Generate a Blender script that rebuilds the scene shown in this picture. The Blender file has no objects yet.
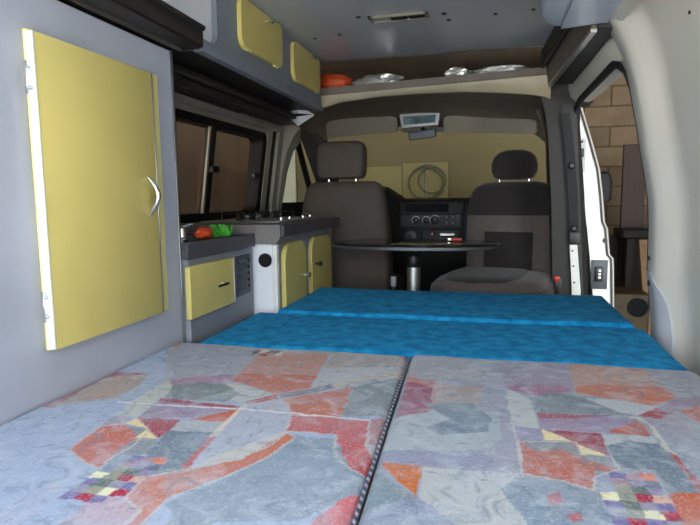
import bpy, bmesh, math, random
from mathutils import Vector, Matrix
random.seed(7)
R = math.radians
scene = bpy.context.scene
C = scene.collection

# ------------------------------------------------------------------ camera
cam_d = bpy.data.cameras.new('camera'); cam = bpy.data.objects.new('camera', cam_d); C.objects.link(cam)
cam_d.sensor_width = 36; cam_d.lens = 553.0 * 36 / 700; cam_d.clip_start = 0.02
rx = Vector((0.96893049, 0.24709174, -0.01092655))      # camera right, up, back in world axes
ry = Vector((-0.01786381, 0.11397541, 0.99332295))
rz = Vector((0.24668725, -0.9622657, 0.11484825))
m = Matrix((rx, ry, rz)).transposed().to_4x4(); m.translation = Vector((0, 0, 0.95))
cam.matrix_world = m
scene.camera = cam
# ------------------------------------------------------------------ daylight from the open garage door behind the van
w = bpy.data.worlds.new('daylight'); scene.world = w; w.use_nodes = True
bg = w.node_tree.nodes['Background']; bg.inputs[0].default_value = (0.86, 0.94, 1.0, 1); bg.inputs[1].default_value = 5.5
po = bpy.data.lights.new('door_portal', 'AREA'); po.shape = 'RECTANGLE'; po.size = 5.4; po.size_y = 3.2; po.cycles.is_portal = True
pob = bpy.data.objects.new('door_portal', po); C.objects.link(pob); pob.location = (0.3, -1.1, 1.2); pob.rotation_euler = (R(90), 0, 0)
su = bpy.data.lights.new('sun', 'SUN'); su.energy = 32.0; su.angle = R(.6); su.color = (1, .95, .88)
suo = bpy.data.objects.new('sun', su); C.objects.link(suo); suo.rotation_euler = (R(22), R(-12), 0); suo.location = (0, -6, 8)
vs = scene.view_settings; vs.view_transform = 'Standard'; vs.look = 'None'; vs.gamma = 1; vs.use_curve_mapping = False; vs.exposure = 0.82

# ------------------------------------------------------------------ materials
def lin(c): return tuple(((v/255)/12.92 if v/255 <= .04045 else ((v/255+.055)/1.055)**2.4) for v in c)
MATS = {}
def mat(name, rgb, rough=.6, metal=0, var=.08, vscale=12, bump=0, bscale=60, rgb2=None, spec=.5, coat=0, sheen=0, stretch=None, island=False):
    if name in MATS: return MATS[name]
    M = bpy.data.materials.new(name); M.use_nodes = True; nt = M.node_tree; b = nt.nodes['Principled BSDF']
    b.inputs['Roughness'].default_value = rough; b.inputs['Metallic'].default_value = metal
    b.inputs['Specular IOR Level'].default_value = spec; b.inputs['Coat Weight'].default_value = coat
    b.inputs['Sheen Weight'].default_value = sheen
    a = lin(rgb); c2 = lin(rgb2) if rgb2 else tuple(v*(1-var*2) for v in a)
    tc = nt.nodes.new('ShaderNodeTexCoord'); mp = nt.nodes.new('ShaderNodeMapping'); nt.links.new(tc.outputs['Object'], mp.inputs[0])
    if stretch: mp.inputs['Scale'].default_value = stretch
    n = nt.nodes.new('ShaderNodeTexNoise'); n.inputs['Scale'].default_value = vscale; n.inputs['Detail'].default_value = 5
    nt.links.new(mp.outputs[0], n.inputs['Vector'])
    mr = nt.nodes.new('ShaderNodeMapRange'); mr.inputs[1].default_value = .35; mr.inputs[2].default_value = .65; nt.links.new(n.outputs[0], mr.inputs[0])
    mx = nt.nodes.new('ShaderNodeMix'); mx.data_type = 'RGBA'; mx.inputs[6].default_value = (*a, 1); mx.inputs[7].default_value = (*c2, 1)
    nt.links.new(mr.outputs[0], mx.inputs[0])
    out = mx.outputs[2]
    if island:
        oi = nt.nodes.new('ShaderNodeObjectInfo'); h = nt.nodes.new('ShaderNodeHueSaturation'); r2 = nt.nodes.new('ShaderNodeMapRange')
        r2.inputs[3].default_value = .82; r2.inputs[4].default_value = 1.12; nt.links.new(oi.outputs['Random'], r2.inputs[0])
        nt.links.new(r2.outputs[0], h.inputs['Value']); nt.links.new(out, h.inputs['Color']); out = h.outputs[0]
    nt.links.new(out, b.inputs['Base Color'])
    if bump:
        n2 = nt.nodes.new('ShaderNodeTexNoise'); n2.inputs['Scale'].default_value = bscale; n2.inputs['Detail'].default_value = 4
        nt.links.new(mp.outputs[0], n2.inputs['Vector'])
        bp = nt.nodes.new('ShaderNodeBump'); bp.inputs['Strength'].default_value = bump; bp.inputs['Distance'].default_value = .004
        nt.links.new(n2.outputs[0], bp.inputs['Height']); nt.links.new(bp.outputs[0], b.inputs['Normal'])
    MATS[name] = M; return M
def glass(name, tint, gloss=.07):
    M = bpy.data.materials.new(name); M.use_nodes = True; nt = M.node_tree; nt.nodes.remove(nt.nodes['Principled BSDF'])
    o = nt.nodes['Material Output']; t = nt.nodes.new('ShaderNodeBsdfTransparent'); t.inputs[0].default_value = (*tint, 1)
    g = nt.nodes.new('ShaderNodeBsdfGlossy'); g.inputs['Roughness'].default_value = .03; g.inputs[0].default_value = (.9, .9, .9, 1)
    x = nt.nodes.new('ShaderNodeMixShader'); x.inputs[0].default_value = gloss
    nt.links.new(t.outputs[0], x.inputs[1]); nt.links.new(g.outputs[0], x.inputs[2]); nt.links.new(x.outputs[0], o.inputs[0])
    MATS[name] = M; return M

mat('blue_laminate', (172,176,188), .45, var=.05, vscale=6)
mat('pale_laminate', (182,192,206), .35, var=.03, vscale=5, coat=.3)
mat('ground', (176,174,168), .9, var=.08, vscale=2)
mat('header_cream', (176,166,142), .5, var=.05)
mat('locker_laminate', (122,128,138), .5, var=.05, vscale=6)
mat('yellow_door', (206,190,112), .42, var=.05, vscale=5)
mat('yellow_edge', (222,212,140), .5, var=.03)
mat('dark_brown', (40,34,30), .5, var=.12, vscale=8)
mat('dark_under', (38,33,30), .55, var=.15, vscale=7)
mat('aluminium', (190,190,188), .3, 1, var=.05)
mat('chrome', (225,225,225), .12, 1, var=0)
mat('white_metal', (225,225,220), .35, var=.03, vscale=4, coat=.2)
mat('cream_metal', (188,184,172), .45, var=.08, vscale=5)
mat('quarter_panel', (214,209,197), .42, var=.03, vscale=4)
mat('ceiling_metal', (206,211,218), .26, .3, var=.08, vscale=3, stretch=(1, .3, 1))
mat('lining_brown', (206,186,160), .6, var=.15, vscale=6)
mat('shelf_brown', (104,92,82), .55, var=.1)
mat('light_grey', (186,188,192), .5, var=.03)
mat('headliner', (168,156,140), .9, var=.06, bump=.3, bscale=300)
mat('visor', (128,122,110), .8, var=.05, bump=.2, bscale=300)
mat('pillar_trim', (84,82,78), .65, var=.06, bump=.1, bscale=300)
mat('pillar_dark', (52,51,50), .7, var=.06)
mat('black_plastic', (24,24,25), .45, var=.1)
mat('black_rubber', (20,20,21), .7, var=.1)
mat('dash_black', (18,17,17), .6, var=.1, bump=.1, bscale=400)
mat('dash_grey', (28,27,26), .55, var=.1)
mat('seat_back', (90,81,74), .85, var=.06, vscale=20, bump=.25, bscale=250)
mat('seat_light', (92,84,79), .95, var=.08, vscale=40, bump=.3, bscale=400, sheen=.2)
mat('seat_dark', (38,33,32), .95, var=.1, vscale=40, bump=.3, bscale=400, sheen=.2)
mat('worktop', (120,114,112), .38, var=.16, vscale=160)
mat('fascia_dark', (70,70,76), .4, var=.08, vscale=40)
mat('white_panel', (226,228,234), .45, var=.02)
mat('bench_dark', (34,26,21), .8, var=.2)
mat('unit_grey', (128,132,142), .5, var=.04)
mat('vent_grey', (72,76,84), .5, var=.05)
mat('hole_black', (8,8,8), .9, var=0)
mat('table_black', (24,25,28), .12, var=.05, coat=.5)
mat('table_edge', (84,88,94), .4, .4, var=.1)
mat('steel', (206,206,204), .42, 1, var=.05)
mat('orange', (214,78,36), .6, var=.15, vscale=30, bump=.4, bscale=40)
mat('green', (84,190,58), .6, var=.15, vscale=30)
mat('red', (196,40,36), .35, var=.05)
mat('foil', (226,226,224), .3, .6, var=.1, bump=1.0, bscale=45)
mat('lamp_diffuser', (196,192,176), .4, var=.08, vscale=40)
mat('floor_mat', (60,58,56), .8, var=.1)
mat('plywood', (150,118,80), .6, var=.1)
mat('block', (152,130,104), .92, var=.12, vscale=5, bump=.6, bscale=40, island=True)
mat('mortar', (114,94,72), .95, var=.1, bump=.5)
mat('render_coat', (156,138,102), .95, var=.1, vscale=1.2, bump=.3, stretch=(.35, 1, 2.2))
mat('pillar_mid', (46,45,43), .7, var=.06)
mat('mirror_grey', (120,124,128), .3, 1, var=.05)
mat('plaster_left', (196,178,158), .9, var=.14, vscale=2, stretch=(1, 1, .3))
mat('plaster', (104,88,70), .9, var=.12, vscale=2, bump=.3)
mat('concrete', (112,106,98), .9, var=.12, vscale=3)
mat('board_cream', (186,168,118), .75, var=.05, vscale=3)
mat('board_pale', (214,214,190), .6, var=.04)
mat('brown_wood', (62,34,22), .6, var=.15, vscale=8, stretch=(6, 6, .6))
mat('tan_wood', (150,116,82), .7, var=.15, vscale=8, stretch=(6, 6, .6))
mat('hose', (132,128,108), .5, var=.06)
mat('yellow_crate', (76,60,30), .6, var=.1)
mat('belt', (34,34,36), .8, var=.1, bump=.3, bscale=500)
mat('painted_reflection', (58,82,92), .08, var=.2, vscale=8, rgb2=(120,140,140))  # bluish reflection in the console glass, painted as mottled colour
glass('clear_glass', (.9, .93, .9), .03)
glass('tinted_glass', (.80, .75, .70), .06)

# blue velour: mottled nap
def velour():
    M = mat('blue_velour', (34,150,204), .95, var=.16, vscale=26, bump=.6, bscale=160, rgb2=(14,114,168), sheen=.05)
    b = M.node_tree.nodes['Principled BSDF']; b.inputs['Sheen Tint'].default_value = (.35, .7, 1, 1); b.inputs['Sheen Roughness'].default_value = .4
    b.inputs['Specular IOR Level'].default_value = .15
velour()
def print_mat():
    M = bpy.data.materials.new('printed_fabric'); M.use_nodes = True; nt = M.node_tree; b = nt.nodes['Principled BSDF']
    b.inputs['Roughness'].default_value = .92; b.inputs['Specular IOR Level'].default_value = .2; b.inputs['Sheen Weight'].default_value = .1
    at = nt.nodes.new('ShaderNodeVertexColor'); at.layer_name = 'print'
    tc = nt.nodes.new('ShaderNodeTexCoord')
    def noise(sc, det, lo, hi, a, bb, dist=0):
        n = nt.nodes.new('ShaderNodeTexNoise'); n.inputs['Scale'].default_value = sc; n.inputs['Detail'].default_value = det; n.inputs['Distortion'].default_value = dist
        nt.links.new(tc.outputs['Object'], n.inputs['Vector'])
        r = nt.nodes.new('ShaderNodeMapRange'); r.inputs[1].default_value = lo; r.inputs[2].default_value = hi; r.inputs[3].default_value = a; r.inputs[4].default_value = bb
        nt.links.new(n.outputs[0], r.inputs[0]); return r.outputs[0]
    def mixc(f, c1, col):
        x = nt.nodes.new('ShaderNodeMix'); x.data_type = 'RGBA'; nt.links.new(f, x.inputs[0]); nt.links.new(c1, x.inputs[6]); x.inputs[7].default_value = (*lin(col), 1); return x.outputs[2]
    c = mixc(noise(14, 8, .48, .70, 0, .5, 1.6), at.outputs[0], (178, 186, 196))
    c = mixc(noise(20, 9, .53, .72, 0, .5, 2.4), c, (84, 100, 118))
    c = mixc(noise(9, 4, .6, .8, 0, .25), c, (176, 120, 100))
    c = mixc(noise(260, 3, .5, .8, 0, .35), c, (206, 208, 210))
    c = mixc(noise(48, 9, .56, .76, 0, .32, 1.5), c, (92, 108, 126))
    c = mixc(noise(70, 8, .58, .76, 0, .32, 1.0), c, (196, 200, 206))
    hs = nt.nodes.new('ShaderNodeHueSaturation'); hs.inputs['Saturation'].default_value = 1.18; hs.inputs['Value'].default_value = 1.06
    nt.links.new(c, hs.inputs['Color']); nt.links.new(hs.outputs[0], b.inputs['Base Color'])
    n2 = nt.nodes.new('ShaderNodeTexNoise'); n2.inputs['Scale'].default_value = 420; nt.links.new(tc.outputs['Object'], n2.inputs['Vector'])
    bp = nt.nodes.new('ShaderNodeBump'); bp.inputs['Strength'].default_value = .35; bp.inputs['Distance'].default_value = .002
    nt.links.new(n2.outputs[0], bp.inputs['Height']); nt.links.new(bp.outputs[0], b.inputs['Normal'])
    MATS['printed_fabric'] = M
print_mat()
def stitch_mat():
    M = bpy.data.materials.new('twisted_cord'); M.use_nodes = True; nt = M.node_tree; b = nt.nodes['Principled BSDF']; b.inputs['Roughness'].default_value = .9
    tc = nt.nodes.new('ShaderNodeTexCoord'); wv = nt.nodes.new('ShaderNodeTexWave'); wv.bands_direction = 'DIAGONAL'; wv.inputs['Scale'].default_value = 40
    nt.links.new(tc.outputs['Object'], wv.inputs[0]); cr = nt.nodes.new('ShaderNodeValToRGB'); cr.color_ramp.interpolation = 'CONSTANT'
    cr.color_ramp.elements[0].color = (*lin((66,70,92)), 1); cr.color_ramp.elements[1].position = .55; cr.color_ramp.elements[1].color = (*lin((158,160,172)), 1)
    nt.links.new(wv.outputs[0], cr.inputs[0]); nt.links.new(cr.outputs[0], b.inputs['Base Color']); MATS['twisted_cord'] = M
stitch_mat()

# ------------------------------------------------------------------ helpers
ROOT = {}
def sharp(bm, ang=38):
    for f in bm.faces: f.smooth = True
    for e in bm.edges:
        if len(e.link_faces) == 2: e.smooth = e.calc_face_angle(0) < R(ang)
def obj(name, bm, m, parent=None, local=False, ang=38, flip=True):
    if flip: bmesh.ops.recalc_face_normals(bm, faces=bm.faces)
    sharp(bm, ang)
    if parent is not None and not local:
        o0 = ROOT.get(parent.name, Vector((0, 0, 0))); bmesh.ops.translate(bm, verts=bm.verts, vec=-o0)
    me = bpy.data.meshes.new(name); bm.to_mesh(me); bm.free()
    me.materials.append(MATS[m]); o = bpy.data.objects.new(name, me); C.objects.link(o)
    if parent is not None: o.parent = parent; ROOT[o.name] = ROOT.get(parent.name, Vector((0, 0, 0)))
    return o
def tag(o, label, cat, group=None):
    o['label'] = label; o['category'] = cat
    if group: o['group'] = group
    return o
def struct(o, label=None):
    o['kind'] = 'structure'
    if label: o['label'] = label
    return o
def thing(name, label, cat, loc=(0, 0, 0), rz=0, group=None):
    o = bpy.data.objects.new(name, None); C.objects.link(o); o.location = loc; o.rotation_euler = (0, 0, rz); o.empty_display_size = .05
    ROOT[o.name] = Vector(loc); return tag(o, label, cat, group) if cat else o
def B(): return bmesh.new()
def box(bm, lo, hi, bev=0, seg=2):
    lo, hi = [min(a, b) for a, b in zip(lo, hi)], [max(a, b) for a, b in zip(lo, hi)]
    g = bmesh.ops.create_cube(bm, size=1)['verts']
    for v in g: v.co = Vector([lo[i] + (v.co[i]+.5)*(hi[i]-lo[i]) for i in range(3)])
    if bev:
        es = list({e for v in g for e in v.link_edges}); bmesh.ops.bevel(bm, geom=es, offset=bev, segments=seg, affect='EDGES', profile=.5)
    return bm
def prism(bm, pts, vec):
    a = [bm.verts.new(p) for p in pts]; b = [bm.verts.new(Vector(p)+Vector(vec)) for p in pts]; n = len(pts)
    bm.faces.new(a); bm.faces.new(b[::-1])
    for i in range(n): bm.faces.new((a[i], a[(i+1) % n], b[(i+1) % n], b[i]))
    return bm
def rrect(u0, u1, v0, v1, r, n=5):
    if not isinstance(r, (tuple, list)): r = (r,)*4
    out = []
    for (cu, cv, a0, rr) in ((u1-r[0], v1-r[0], 0, r[0]), (u0+r[1], v1-r[1], 90, r[1]), (u0+r[2], v0+r[2], 180, r[2]), (u1-r[3], v0+r[3], 270, r[3])):
        for k in range(n+1 if rr else 1):
            a = R(a0+90*k/n); out.append((cu+rr*math.cos(a), cv+rr*math.sin(a)))
    return out
def loft(bm, rings, close=True, cap=True):
    V = [[bm.verts.new(p) for p in r] for r in rings]; n = len(rings[0])
    for i in range(len(V)-1):
        for j in range(n if close else n-1):
            k = (j+1) % n; bm.faces.new((V[i][j], V[i][k], V[i+1][k], V[i+1][j]))
    if cap and close: bm.faces.new(V[0][::-1]); bm.faces.new(V[-1])
    return bm
def tube(bm, pts, r, n=8, closed=False):
    pts = [Vector(p) for p in pts]; rings = []; m_ = len(pts); up = None
    for i, p in enumerate(pts):
        if closed: d = pts[(i+1) % m_]-pts[i-1]
        else: d = pts[min(i+1, m_-1)]-pts[max(i-1, 0)]
        d.normalize()
        if up is None: up = Vector((0, 0, 1)) if abs(d.z) < .9 else Vector((1, 0, 0))
        s = d.cross(up).normalized(); up = s.cross(d).normalized()
        rr = r[i] if isinstance(r, (list, tuple)) else r
        rings.append([p+rr*(math.cos(2*math.pi*k/n)*s+math.sin(2*math.pi*k/n)*up) for k in range(n)])
    if closed: rings.append(rings[0]); return loft(bm, rings, cap=False)
    return loft(bm, rings)
def lathe(bm, prof, c, axis='Z', n=20):
    c = Vector(c); rings = []
    for r, h in prof:
        ring = []
        for k in range(n):
            a = 2*math.pi*k/n; u, v = max(r, 1e-4)*math.cos(a), max(r, 1e-4)*math.sin(a)
            ring.append(c + (Vector((u, v, h)) if axis == 'Z' else Vector((u, h, v)) if axis == 'Y' else Vector((h, u, v))))
        rings.append(ring)
    return loft(bm, rings)
def sring(cx, cy, z, hx, hy, p=4, n=32):
    out = []
    for k in range(n):
        a = 2*math.pi*k/n; c, s = math.cos(a), math.sin(a)
        out.append((cx+hx*math.copysign(abs(c)**(2/p), c), cy+hy*math.copysign(abs(s)**(2/p), s), z))
    return out
def screw(parent, p, axis, m='steel', r=.005, name='screw'):
    return obj(name, lathe(B(), [(r, -.002), (r, .002), (r*.5, .004)], p, axis, 8), m, parent)

# ---- printed fabric layout: sRGB colour and outline in metres on the bed surface
PRINT_A=[
((150,152,166),[(-0.822,1.248),(-0.492,1.259),(-0.384,0.94),(-0.588,0.884)]),
((170,122,102),[(-0.827,1.247),(-0.775,1.258),(-0.761,1.202)]),
((150,78,90),[(-0.794,0.796),(-0.762,0.794),(-0.785,0.962),(-0.719,0.994),(-0.71,1.01),(-0.811,1.002)]),
((158,144,134),[(-0.788,0.965),(-0.71,1.01),(-0.679,0.938),(-0.684,0.868),(-0.744,0.833),(-0.762,0.794)]),
((152,116,140),[(-0.649,0.989),(-0.521,1.044),(-0.508,0.982),(-0.614,0.952)]),
((178,134,124),[(-0.51,1),(-0.541,1.23),(-0.37,1.24),(-0.339,0.996),(-0.392,0.95),(-0.474,0.99)]),
((182,106,84),[(-0.51,1),(-0.515,1.052),(-0.348,1.075),(-0.339,0.996),(-0.392,0.95),(-0.474,0.99)]),
((168,170,174),[(-0.337,0.99),(-0.35,1.139),(-0.172,1.185),(-0.17,1.128),(-0.286,1.025)]),
((154,146,144),[(-0.489,1.251),(-0.176,1.282),(-0.17,1.178),(-0.35,1.132),(-0.361,1.225)]),
((168,100,96),[(-0.216,1.264),(-0.172,1.274),(-0.174,1.216)]),
((60,66,72),[(-0.561,1.226),(-0.547,1.243),(-0.54,1.204),(-0.555,1.191)]),
((200,196,180),[(-0.547,1.243),(-0.525,1.243),(-0.526,1.219),(-0.543,1.216)]),
((80,90,90),[(-0.525,1.243),(-0.498,1.24),(-0.495,1.213),(-0.525,1.216)]),
((196,190,180),[(-0.498,1.221),(-0.488,1.242),(-0.479,1.199),(-0.496,1.196)]),
((150,70,80),[(-0.538,1.204),(-0.516,1.209),(-0.513,1.183),(-0.535,1.187)]),
((176,180,172),[(-0.645,0.983),(-0.605,0.945),(-0.593,0.849),(-0.588,0.796),(-0.628,0.798),(-0.641,0.856)]),
((142,126,152),[(-0.594,0.877),(-0.435,0.872),(-0.433,0.863),(-0.478,0.814),(-0.585,0.792),(-0.594,0.852)]),
((150,76,88),[(-0.6,0.887),(-0.433,0.88),(-0.432,0.866),(-0.595,0.872)]),
((188,96,70),[(-0.495,0.801),(-0.429,0.867),(-0.423,0.809),(-0.459,0.803)]),
((150,140,160),[(-0.626,0.796),(-0.586,0.794),(-0.587,0.768),(-0.623,0.749)]),
((182,102,86),[(-0.608,0.662),(-0.623,0.749),(-0.586,0.766),(-0.532,0.753),(-0.521,0.699),(-0.526,0.648),(-0.523,0.62),(-0.558,0.634)]),
((122,128,136),[(-0.586,0.761),(-0.56,0.767),(-0.495,0.72),(-0.486,0.68),(-0.511,0.645),(-0.523,0.636),(-0.536,0.689),(-0.529,0.723)]),
((150,58,70),[(-0.586,0.794),(-0.504,0.801),(-0.497,0.723)]),
((218,202,152),[(-0.587,0.768),(-0.584,0.794),(-0.537,0.758)]),
((218,202,152),[(-0.537,0.721),(-0.538,0.754),(-0.498,0.723)]),
((92,108,124),[(-0.505,0.801),(-0.425,0.809),(-0.408,0.642),(-0.438,0.62),(-0.486,0.677),(-0.494,0.722)]),
((160,166,174),[(-0.505,0.801),(-0.425,0.809),(-0.421,0.767),(-0.498,0.757)]),
((160,166,182),[(-0.404,0.643),(-0.426,0.894),(-0.384,0.94),(-0.347,0.897),(-0.322,0.843),(-0.312,0.794),(-0.318,0.744),(-0.348,0.691),(-0.385,0.655)]),
((180,178,172),[(-0.404,0.643),(-0.376,0.709),(-0.331,0.772),(-0.313,0.799),(-0.318,0.744),(-0.348,0.691),(-0.385,0.655)]),
((204,194,178),[(-0.431,0.868),(-0.424,0.897),(-0.415,0.757),(-0.424,0.747)]),
((172,82,82),[(-0.424,0.747),(-0.415,0.757),(-0.401,0.644),(-0.41,0.64)]),
((108,117,120),[(-0.617,0.958),(-0.558,0.984),(-0.472,0.984),(-0.397,0.948),(-0.428,0.899),(-0.588,0.884)]),
((174,178,178),[(-0.515,0.984),(-0.472,0.984),(-0.39,0.945),(-0.427,0.897),(-0.468,0.895),(-0.462,0.94)]),
((166,74,80),[(-0.431,0.901),(-0.391,0.947),(-0.374,0.929),(-0.422,0.885)]),
((116,114,126),[(-0.391,0.947),(-0.339,0.99),(-0.299,1.035),(-0.287,1.013),(-0.327,0.964),(-0.374,0.929)]),
((180,166,152),[(-0.306,1.024),(-0.24,1.093),(-0.167,1.157),(-0.169,1.122),(-0.233,1.062),(-0.289,1.007)]),
((178,106,84),[(-0.371,0.927),(-0.324,0.962),(-0.257,1.023),(-0.243,0.869),(-0.326,0.86)]),
((176,84,84),[(-0.328,0.859),(-0.243,0.869),(-0.192,0.866),(-0.176,0.772),(-0.152,0.735),(-0.151,0.691),(-0.178,0.697),(-0.207,0.722),(-0.221,0.754),(-0.229,0.799),(-0.313,0.799)]),
((114,122,128),[(-0.256,1.02),(-0.17,1.118),(-0.159,0.902),(-0.243,0.869)]),
((158,122,126),[(-0.192,0.866),(-0.161,0.901),(-0.154,0.798),(-0.177,0.775)]),
((168,172,184),[(-0.177,0.775),(-0.154,0.8),(-0.151,0.735)]),
((182,112,90),[(-0.444,0.614),(-0.408,0.642),(-0.343,0.691),(-0.311,0.792),(-0.289,0.778),(-0.309,0.698),(-0.346,0.632),(-0.384,0.572),(-0.384,0.532),(-0.438,0.562)]),
((128,142,156),[(-0.292,0.785),(-0.227,0.785),(-0.182,0.698),(-0.152,0.688),(-0.152,0.653),(-0.209,0.569),(-0.34,0.528),(-0.381,0.561),(-0.341,0.627),(-0.308,0.696)]),
((172,152,162),[(-0.438,0.562),(-0.384,0.532),(-0.368,0.518),(-0.473,0.493),(-0.477,0.539),(-0.459,0.557)]),
((192,112,116),[(-0.155,0.653),(-0.148,0.57),(-0.199,0.558),(-0.175,0.621)]),
((210,208,210),[(-0.667,0.853),(-0.428,0.869),(-0.192,0.871),(-0.19,0.865),(-0.425,0.863),(-0.663,0.848)]),
((136,146,166),[(-0.521,0.666),(-0.501,0.667),(-0.501,0.649),(-0.521,0.648)]),
((112,106,150),[(-0.501,0.667),(-0.482,0.667),(-0.481,0.65),(-0.501,0.649)]),
((158,128,140),[(-0.482,0.667),(-0.462,0.668),(-0.462,0.65),(-0.481,0.65)]),
((206,122,92),[(-0.462,0.668),(-0.442,0.669),(-0.442,0.651),(-0.462,0.65)]),
((136,146,166),[(-0.521,0.648),(-0.501,0.649),(-0.501,0.631),(-0.52,0.631)]),
((150,122,126),[(-0.501,0.649),(-0.481,0.65),(-0.481,0.632),(-0.501,0.631)]),
((134,126,156),[(-0.481,0.65),(-0.462,0.65),(-0.461,0.633),(-0.481,0.632)]),
((86,90,116),[(-0.462,0.65),(-0.442,0.651),(-0.442,0.633),(-0.461,0.633)]),
((136,146,166),[(-0.52,0.631),(-0.501,0.631),(-0.5,0.614),(-0.52,0.613)]),
((134,136,118),[(-0.501,0.631),(-0.481,0.632),(-0.481,0.614),(-0.5,0.614)]),
((84,96,92),[(-0.481,0.632),(-0.461,0.633),(-0.461,0.615),(-0.481,0.614)]),
((134,126,156),[(-0.461,0.633),(-0.442,0.633),(-0.441,0.616),(-0.461,0.615)]),
((220,216,180),[(-0.52,0.613),(-0.5,0.614),(-0.5,0.596),(-0.52,0.595)]),
((134,136,118),[(-0.5,0.614),(-0.481,0.614),(-0.48,0.597),(-0.5,0.596)]),
((160,52,72),[(-0.481,0.614),(-0.461,0.615),(-0.461,0.597),(-0.48,0.597)]),
((206,166,150),[(-0.461,0.615),(-0.441,0.616),(-0.441,0.598),(-0.461,0.597)]),
((112,106,150),[(-0.52,0.595),(-0.5,0.596),(-0.5,0.578),(-0.519,0.578)]),
((84,96,92),[(-0.5,0.596),(-0.48,0.597),(-0.48,0.579),(-0.5,0.578)]),
((140,140,158),[(-0.48,0.597),(-0.461,0.597),(-0.46,0.58),(-0.48,0.579)]),
((112,106,150),[(-0.461,0.597),(-0.441,0.598),(-0.441,0.58),(-0.46,0.58)]),
((140,140,158),[(-0.519,0.578),(-0.5,0.578),(-0.499,0.561),(-0.519,0.56)]),
((134,136,118),[(-0.5,0.578),(-0.48,0.579),(-0.48,0.561),(-0.499,0.561)]),
((220,216,180),[(-0.48,0.579),(-0.46,0.58),(-0.46,0.562),(-0.48,0.561)]),
((160,52,72),[(-0.46,0.58),(-0.441,0.58),(-0.44,0.563),(-0.46,0.562)]),
((112,106,150),[(-0.519,0.56),(-0.499,0.561),(-0.499,0.543),(-0.519,0.542)]),
((160,52,72),[(-0.499,0.561),(-0.48,0.561),(-0.479,0.544),(-0.499,0.543)]),
((112,106,150),[(-0.48,0.561),(-0.46,0.562),(-0.46,0.544),(-0.479,0.544)]),
]
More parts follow.
